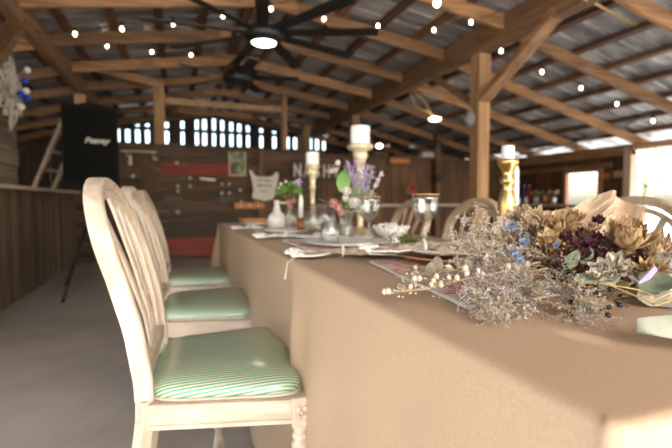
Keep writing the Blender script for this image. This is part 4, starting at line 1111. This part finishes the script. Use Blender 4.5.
# (from, to) of the airy sprigs that make the grey-lilac mass
tips = [((540,262),(446,232)),((540,262),(462,214)),((545,262),(485,222)),((540,265),(440,258)),((545,268),(452,276)),((548,262),(500,226)),
        ((535,262),(470,240)),((540,268),(470,262)),((545,265),(500,250)),((560,262),(520,238)),((535,270),(455,246)),((530,270),(478,272)),
        ((540,275),(486,292)),((535,280),(492,312)),((530,285),(487,330)),((530,282),(505,325)),((528,280),(470,306)),((540,280),(515,312)),((520,285),(480,318)),
        ((545,275),(510,285)),((550,280),(530,300)),((548,270),(496,276)),((540,282),(498,300)),((555,275),(540,290)),((530,290),(502,333)),
        ((560,285),(583,320)),((565,285),(598,334)),((565,285),(585,336)),((560,288),(604,324)),((568,290),(590,318)),
        ((570,270),(545,255)),((575,272),(560,262)),((580,275),(572,282)),((560,270),(552,285)),
        ((615,275),(597,262)),((620,278),(608,255)),((625,275),(622,258)),((630,278),(640,262)),((640,275),(655,262)),((640,280),(668,268)),((625,280),(612,282)),
        ((650,285),(665,255)),((600,280),(590,268)),((636,272),(628,264)),((560,260),(530,252)),((556,258),(510,262)),((535,262),(512,270)),((525,258),(482,255)),
        ((495,290),(478,334)),((505,295),(490,330)),((520,295),(512,328)),((490,285),(466,312)),((515,290),(530,312)),((500,280),(455,300)),((575,295),(596,336)),((570,295),(578,328)),((580,300),(606,332)),((560,290),(566,312)),
        ((490,262),(470,248)),((500,265),(484,300)),((525,270),(545,292)),((520,272),(522,300)),((545,268),(562,276)),((525,245),(505,228)),
        ((520,250),(472,225)),((515,245),(450,240)),((500,262),(458,262)),((510,275),(468,285)),((500,240),(478,232))]
for i, ((u0,v0),(u1,v1)) in enumerate(tips):
    inst(SP[i%6], 'statice_sprig', Q(u0,v0,.02), Q(u1,v1,R_.uniform(-.02,.03)), R_.uniform(.9,1.3))
for (u0,v0,u1,v1) in ((650,262,664,242),(655,275,676,262),(520,240,505,222),(545,250,540,232),(600,262,604,246)):
    inst(SP[(u0)%6], 'statice_sprig', Q(u0,v0,.03), Q(u1,v1,.02), 1.2)
# long capsule stem reaching left over the placemat
def longstem(pts, name='seed_stem'):
    P3 = [Q(u,v,d)-BQ for u,v,d in pts]; b = MB().tube(P3, [.0016]*len(P3), 5); o = b.done(name,'stem',bq)
    f = MB()
    for a_, c_ in zip(P3, P3[1:]):
        for k in range(7):
            t = R_.random(); p = a_.lerp(c_, t)+Vector((R_.gauss(0,.006),R_.gauss(0,.006),abs(R_.gauss(0,.007)))); f.ico(p, R_.uniform(.0035,.006), 1, (1,1,1.2))
            f.tube([a_.lerp(c_,t), p], .0007, 3)
    f.done('seed_capsules','cream',o,smooth=True)
longstem([(540,262,.02),(500,272,.0),(460,280,.0),(425,289,.0),(382,292,.02)])
longstem([(530,255,.04),(490,262,.03),(455,270,.02),(410,275,.05)])
for (u0,v0,u1,v1) in ((455,280,428,284),(440,286,405,290),(430,280,398,278),(470,272,440,268),(418,290,390,293),(480,268,455,258),(415,276,402,284),(450,290,432,296)):
    inst(SPD, 'capsule_sprig', Q(u0,v0), Q(u1,v1), .9)
def leafp(u, v, du, dv, L, w, mat, dd=0, curl=.3, name='dry_leaf'):
    c = Q(u, v, dd); d = (Q(u+du, v+dv, dd)-c).normalized()
    return MB().petal(c-BQ, d, (CAM-c).normalized()*.7+UP*.5, L, w, curl, .25, 7, .15).done(name, mat, bq, smooth=True, solid=.0006)
for args in ((428,276,6,-14,.028,.016,'dryleaf'),(436,274,2,-16,.034,.020,'dryleaf'),(418,282,-8,-10,.020,.014,'dryleaf'),(450,282,-8,8,.024,.014,'dryleaf'),(405,287,-8,4,.018,.012,'dryleaf'),(470,270,-4,-12,.022,.014,'dryleaf'),
             (565,270,10,-10,.045,.022,'greenleaf'),(575,282,14,-2,.04,.02,'greenleaf'),(590,262,-12,8,.04,.02,'dryleaf'),(560,292,16,8,.04,.018,'dryleaf'),(545,292,-14,6,.04,.022,'dryleaf'),(575,298,12,12,.035,.016,'greenleaf'),(600,285,12,-3,.035,.018,'greenleaf'),
             (636,280,16,6,.055,.04,'greenleaf'),(650,268,18,-10,.05,.02,'dryleaf'),(520,280,-14,12,.04,.018,'dryleaf'),(585,262,6,-12,.035,.018,'greenleaf'),(557,242,-10,-8,.035,.018,'straw2'),(500,238,-8,-12,.03,.014,'straw2')):
    leafp(*args)
tcb = (CAM-Q(560,250)).normalized()
def bl(name, u, v, r, mat, layers, n, curl, width, center=None, dd=0, ax=None, rag=.15, rest=.15):
    c = Q(u, v, dd); a_ = (CAM-c).normalized()*.8+UP*.45+Vector(ax or (0,0,0))
    return bloom(name, mat, bq, c-BQ, a_, r, layers, (int(n*1.4) if r > .023 else n), int(u*7+v), curl, width, center, rag, rest)
bl('straw_flower',536,227,.040,'straw2',6,20,.35,.26,None,.02,(-.3,0,.1),.22)
bl('straw_flower',558,232,.038,'straw',5,18,.4,.28,'brownflower',.01,(.1,0,.2),.22)
bl('straw_flower',520,218,.030,'straw2',5,16,.3,.28,None,.03,(-.5,0,.2),.25)
bl('straw_flower',570,222,.030,'straw',5,16,.4,.3,'brownflower',.05,(.2,0,.4),.2)
bl('straw_flower',548,243,.026,'straw',4,14,.4,.35,'brownflower',.0,(.1,0,.0),.2)
bl('straw_flower',508,240,.024,'straw',4,14,.4,.35,'brownflower',.03,(-.4,0,.2),.2)
bl('straw_flower',628,246,.046,'straw',7,20,.55,.42,'straw2',-.01,(.1,0,.5),.16,.3)
bl('straw_flower',655,255,.030,'straw2',5,14,.5,.4,None,0,(.3,0,.3),.2)
bl('straw_flower',650,272,.026,'straw',4,12,.5,.4,None,0,(.3,0,.0),.2)
bl('straw_flower',590,232,.022,'straw2',4,12,.5,.4,'brownflower',.02,(0,0,.4),.2)
for (u,v,r,m_) in ((566,238,.018,'burgundy'),(577,247,.018,'burgundy'),(592,247,.022,'burgundy'),(600,256,.018,'burgundy'),(583,257,.02,'burgundy'),(570,252,.017,'brownflower'),(608,246,.018,'brownflower'),(586,240,.018,'brownflower'),(598,240,.018,'burgundy'),(576,262,.017,'brownflower'),(612,258,.015,'burgundy'),(555,256,.016,'brownflower'),(590,268,.015,'brownflower'),(602,268,.014,'burgundy'),(580,234,.016,'burgundy'),(530,262,.012,'brownflower'),(560,266,.014,'burgundy'),(618,250,.014,'brownflower')):
    bl('burgundy_bloom' if m_ == 'burgundy' else 'brown_bloom',u,v,r*.82,m_,4,9,.6,.55,'ochre' if r > .0175 else None,0,(R_.uniform(-.3,.3),0,R_.uniform(0,.5)),.2)
hb = bl('burgundy_bloom',598,223,.016,'burgundy',4,9,.5,.6,'straw2',.0,(0,0,.7),.1)
a_ = Q(598,223)-BQ; b2 = Q(599,258)-BQ; MB().tube([a_, b2], .0013, 5).done('bloom_stem','stem',bq)
for (u,v,r) in ((512,226,.011),(516,232,.008),(524,244,.012),(517,257,.010),(521,262,.009),(508,229,.008),(556,246,.008),(513,252,.008),(527,237,.007)):
    bl('blue_bloom',u,v,r,'blue',3,7,.4,.6,'cream',-.02,(0,0,0),.1)
for (u,v,r) in ((602,270,.020),(614,264,.022),(596,277,.016),(624,270,.018),(610,276,.014),(488,262,.011),(478,250,.010),(512,250,.010),(497,236,.010),(520,252,.010)):
    bl('cream_bloom',u,v,r,'cream',4,9,.7,.6,None,-.015,(R_.uniform(-.3,.3),0,0),.25)
for k in range(26):
    u, v = R_.uniform(570,626), R_.uniform(284,318)
    if (u-597)/34 + (v-300)/30 > 1.6: continue
    c = Q(u,v,.0); r = R_.uniform(.0036,.0050)
    o = MB().ico(c-BQ, r, 2).done('black_berry','berry',bq,smooth=True)
    b = MB()
    for j in range(4): b.petal(c-BQ+UP*r*.7, (math.cos(j*1.6+k),math.sin(j*1.6+k),.3), UP, .007,.004,.2,.1,2)
    b.done('calyx','ochre',o)
for (u0,v0,u1,v1) in ((580,285,598,310),(590,286,615,305),(600,288,622,312),(575,286,580,304),(610,284,628,298),(590,290,600,318)):
    inst(merge(*sprig_mesh(u0, None, None, .030, 9, .35, 3, False), 'stem', 'ochre', 'husk_mesh'), 'husk_sprig', Q(u0,v0,.01), Q(u1,v1,.01), 1.0)
# dark bedding of stems and leaves inside the bouquet
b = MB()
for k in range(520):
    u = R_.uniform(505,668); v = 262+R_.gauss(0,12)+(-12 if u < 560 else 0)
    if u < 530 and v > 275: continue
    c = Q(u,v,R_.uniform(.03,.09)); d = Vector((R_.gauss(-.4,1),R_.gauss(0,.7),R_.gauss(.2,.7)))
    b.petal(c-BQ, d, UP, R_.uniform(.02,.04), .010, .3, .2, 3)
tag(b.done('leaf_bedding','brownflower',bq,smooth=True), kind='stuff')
b = MB()
for k in range(22):
    a_ = Q(R_.uniform(560,640), R_.uniform(262,290), .06)-BQ; b2 = Vector((R_.uniform(.16,.34), R_.uniform(-.10,.02), R_.uniform(.01,.03)))
    b.tube([a_, a_.lerp(b2,.5)+Vector((0,0,.01)), b2], .0016, 5)
b.done('stem_bundle','stem',bq)
# kraft wrapping: crumpled sheet standing up behind the blooms
def crumple(p, amp, fr, seed=0):
    return noise.noise(p*fr+Vector((seed,0,0)))*amp + abs(noise.noise(p*fr*2.3+Vector((seed,5,0))))*amp*.5
def wrap(outline_top, outline_bot, d0, d1, name, mat, seed, amp=.02, bow=.03):
    def f(i, j):
        n = len(outline_top)-1; t = i*n; k = min(int(t), n-1); fr = t-k
        tp = Vector(outline_top[k]).lerp(Vector(outline_top[k+1]), fr); bt = Vector(outline_bot[k]).lerp(Vector(outline_bot[k+1]), fr)
        uv = bt.lerp(tp, j); d = d0+(d1-d0)*j
        p = PD(uv.x, uv.y, d+bow*math.sin(PI*i))
        q = Vector((i*3.2, j*2.2, seed)); p += FW*(crumple(q, amp, 1.6, seed)+amp*.9*abs(math.sin(i*9+j*2.5+seed)))
        if p.z < TT+.004: p.z = TT+.004
        return p-BQ
    return MB().sheet(f, 36, 18).done(name, mat, bq, smooth=False, solid=.0008)
wrap([(555,212,0),(572,207,0),(592,199,0),(612,190,0),(630,196,0),(645,207,0),(645,234,0)], [(556,262,0),(572,266,0),(590,268,0),(606,270,0),(622,270,0),(636,268,0),(648,266,0)], .86, .98, 'wrapping_paper', 'kraft_wrap', 2.3, .03)
wrap([(496,217,0),(520,213,0),(548,211,0),(575,212,0),(600,216,0)], [(510,262,0),(530,264,0),(552,266,0),(575,268,0),(600,268,0)], .92, 1.04, 'wrapping_paper', 'kraft_wrap', 7.1, .02)
wrap([(600,222,0),(618,214,0),(634,214,0),(648,226,0)], [(596,268,0),(612,270,0),(630,270,0),(650,268,0)], .84, .90, 'wrapping_paper', 'kraft_wrap', 11.7, .02)
wrap([(650,272,0),(662,262,0),(680,254,0),(710,250,0)], [(640,298,0),(656,312,0),(684,318,0),(720,320,0)], .66, .80, 'paper_cone', 'greenwrap', 4.2, .008, -.02)
b = MB().tube([Q(630,276,-.03)-BQ, Q(640,283,-.05)-BQ, Q(648,277,-.05)-BQ, Q(656,268,-.05)-BQ], [(.004,.001)]*4, 6); b.done('ribbon','purple',bq)
for pts in (((606,284),(640,290),(680,306)),((612,286),(650,302),(676,290)),((640,296),(655,306),(672,300))):
    MB().tube([Q(u,v,-.035)-BQ for u,v in pts], .0012, 5).done('stem_end','straw',bq)
# loose pale leaf at right
q = T(637,345); e = tag(MB().petal((0,0,.014), (.86,-.52,-.03), (.1,-.7,1), .17, .046, .06, .25, 12, .2).done('eucalyptus_leaf', plain('pale sage leaf',(.50,.53,.42),.7,var=.12), smooth=True, solid=.001, loc=q), 'single pale sage leaf lying on the paper at the right edge', 'leaf')
# ------------------------------------------------------------------ outside
def tree(x, y, h, r, label, seed):
    rnd = random.Random(seed); e = empty('tree', (x,y,-.11), label=label, cat='tree', group='trees outside the barn')
    b = MB(); b.tube([(0,0,0),(.1,0,h*.3),(0,.1,h*.7)], [.18,.14,.06], 8)
    for k in range(6): a = k*1.05; b.tube([(0,0,h*(.3+.05*k)),(math.cos(a)*r*.6,math.sin(a)*r*.6,h*(.55+.05*k))],[.06,.02],6)
    b.done('trunk','bark',e)
    b = MB()
    for k in range(1500):
        v = Vector((rnd.gauss(0,1),rnd.gauss(0,1),rnd.gauss(0,1))).normalized()*r*rnd.uniform(.6,1.05)*(1+.25*math.sin(k*.7))
        c = Vector((v.x, v.y, h*.65+v.z*.75)); d = Vector((rnd.gauss(0,1),rnd.gauss(0,1),rnd.gauss(0,1)))
        b.petal(c, d, UP, .35, .22, .2, .1, 2)
    b.done('crown','bushleaf',e)
tree(26,14,4.6,2.2,'leafy green tree outside beyond the wide opening',1)
tree(30,21,5.5,2.6,'leafy green tree outside seen through the small window',2)
tree(15,3.0,3.2,1.5,'leafy green shrub outside low beyond the right chair',3)
# ------------------------------------------------------------------ light
w = bpy.data.worlds.new('world'); S.world = w; w.use_nodes = True
nt = w.node_tree; bg = nt.nodes['Background']
sky = nt.nodes.new('ShaderNodeTexSky'); sky.sky_type = 'NISHITA'; sky.sun_disc = False; sky.sun_elevation = math.radians(38); sky.sun_rotation = math.radians(170)
sky.air_density = 1.2; sky.dust_density = 2.5
nt.links.new(sky.outputs['Color'], bg.inputs['Color']); bg.inputs['Strength'].default_value = .42
sun = bpy.data.lights.new('sun','SUN'); sun.energy = 12.5; sun.angle = math.radians(.6); sun.color = (1,.975,.95)
so = bpy.data.objects.new('sun', sun); COL.objects.link(so)
sd = Vector((-.16, 1.0, -.79)).normalized()      # travel direction of sunlight
so.rotation_euler = Vector((0,0,-1)).rotation_difference(sd).to_euler(); so.location = (0,-5,8)
S.view_settings.view_transform = 'Standard'; S.view_settings.look = 'None'; S.view_settings.gamma = 1
S.view_settings.use_curve_mapping = False
S.view_settings.exposure = .85
S.cycles.use_denoising = True
S.cycles.max_bounces = 10; S.cycles.diffuse_bounces = 6; S.cycles.glossy_bounces = 4; S.cycles.transmission_bounces = 10
S.cycles.sample_clamp_indirect = 8; S.cycles.caustics_reflective = False; S.cycles.caustics_refractive = False
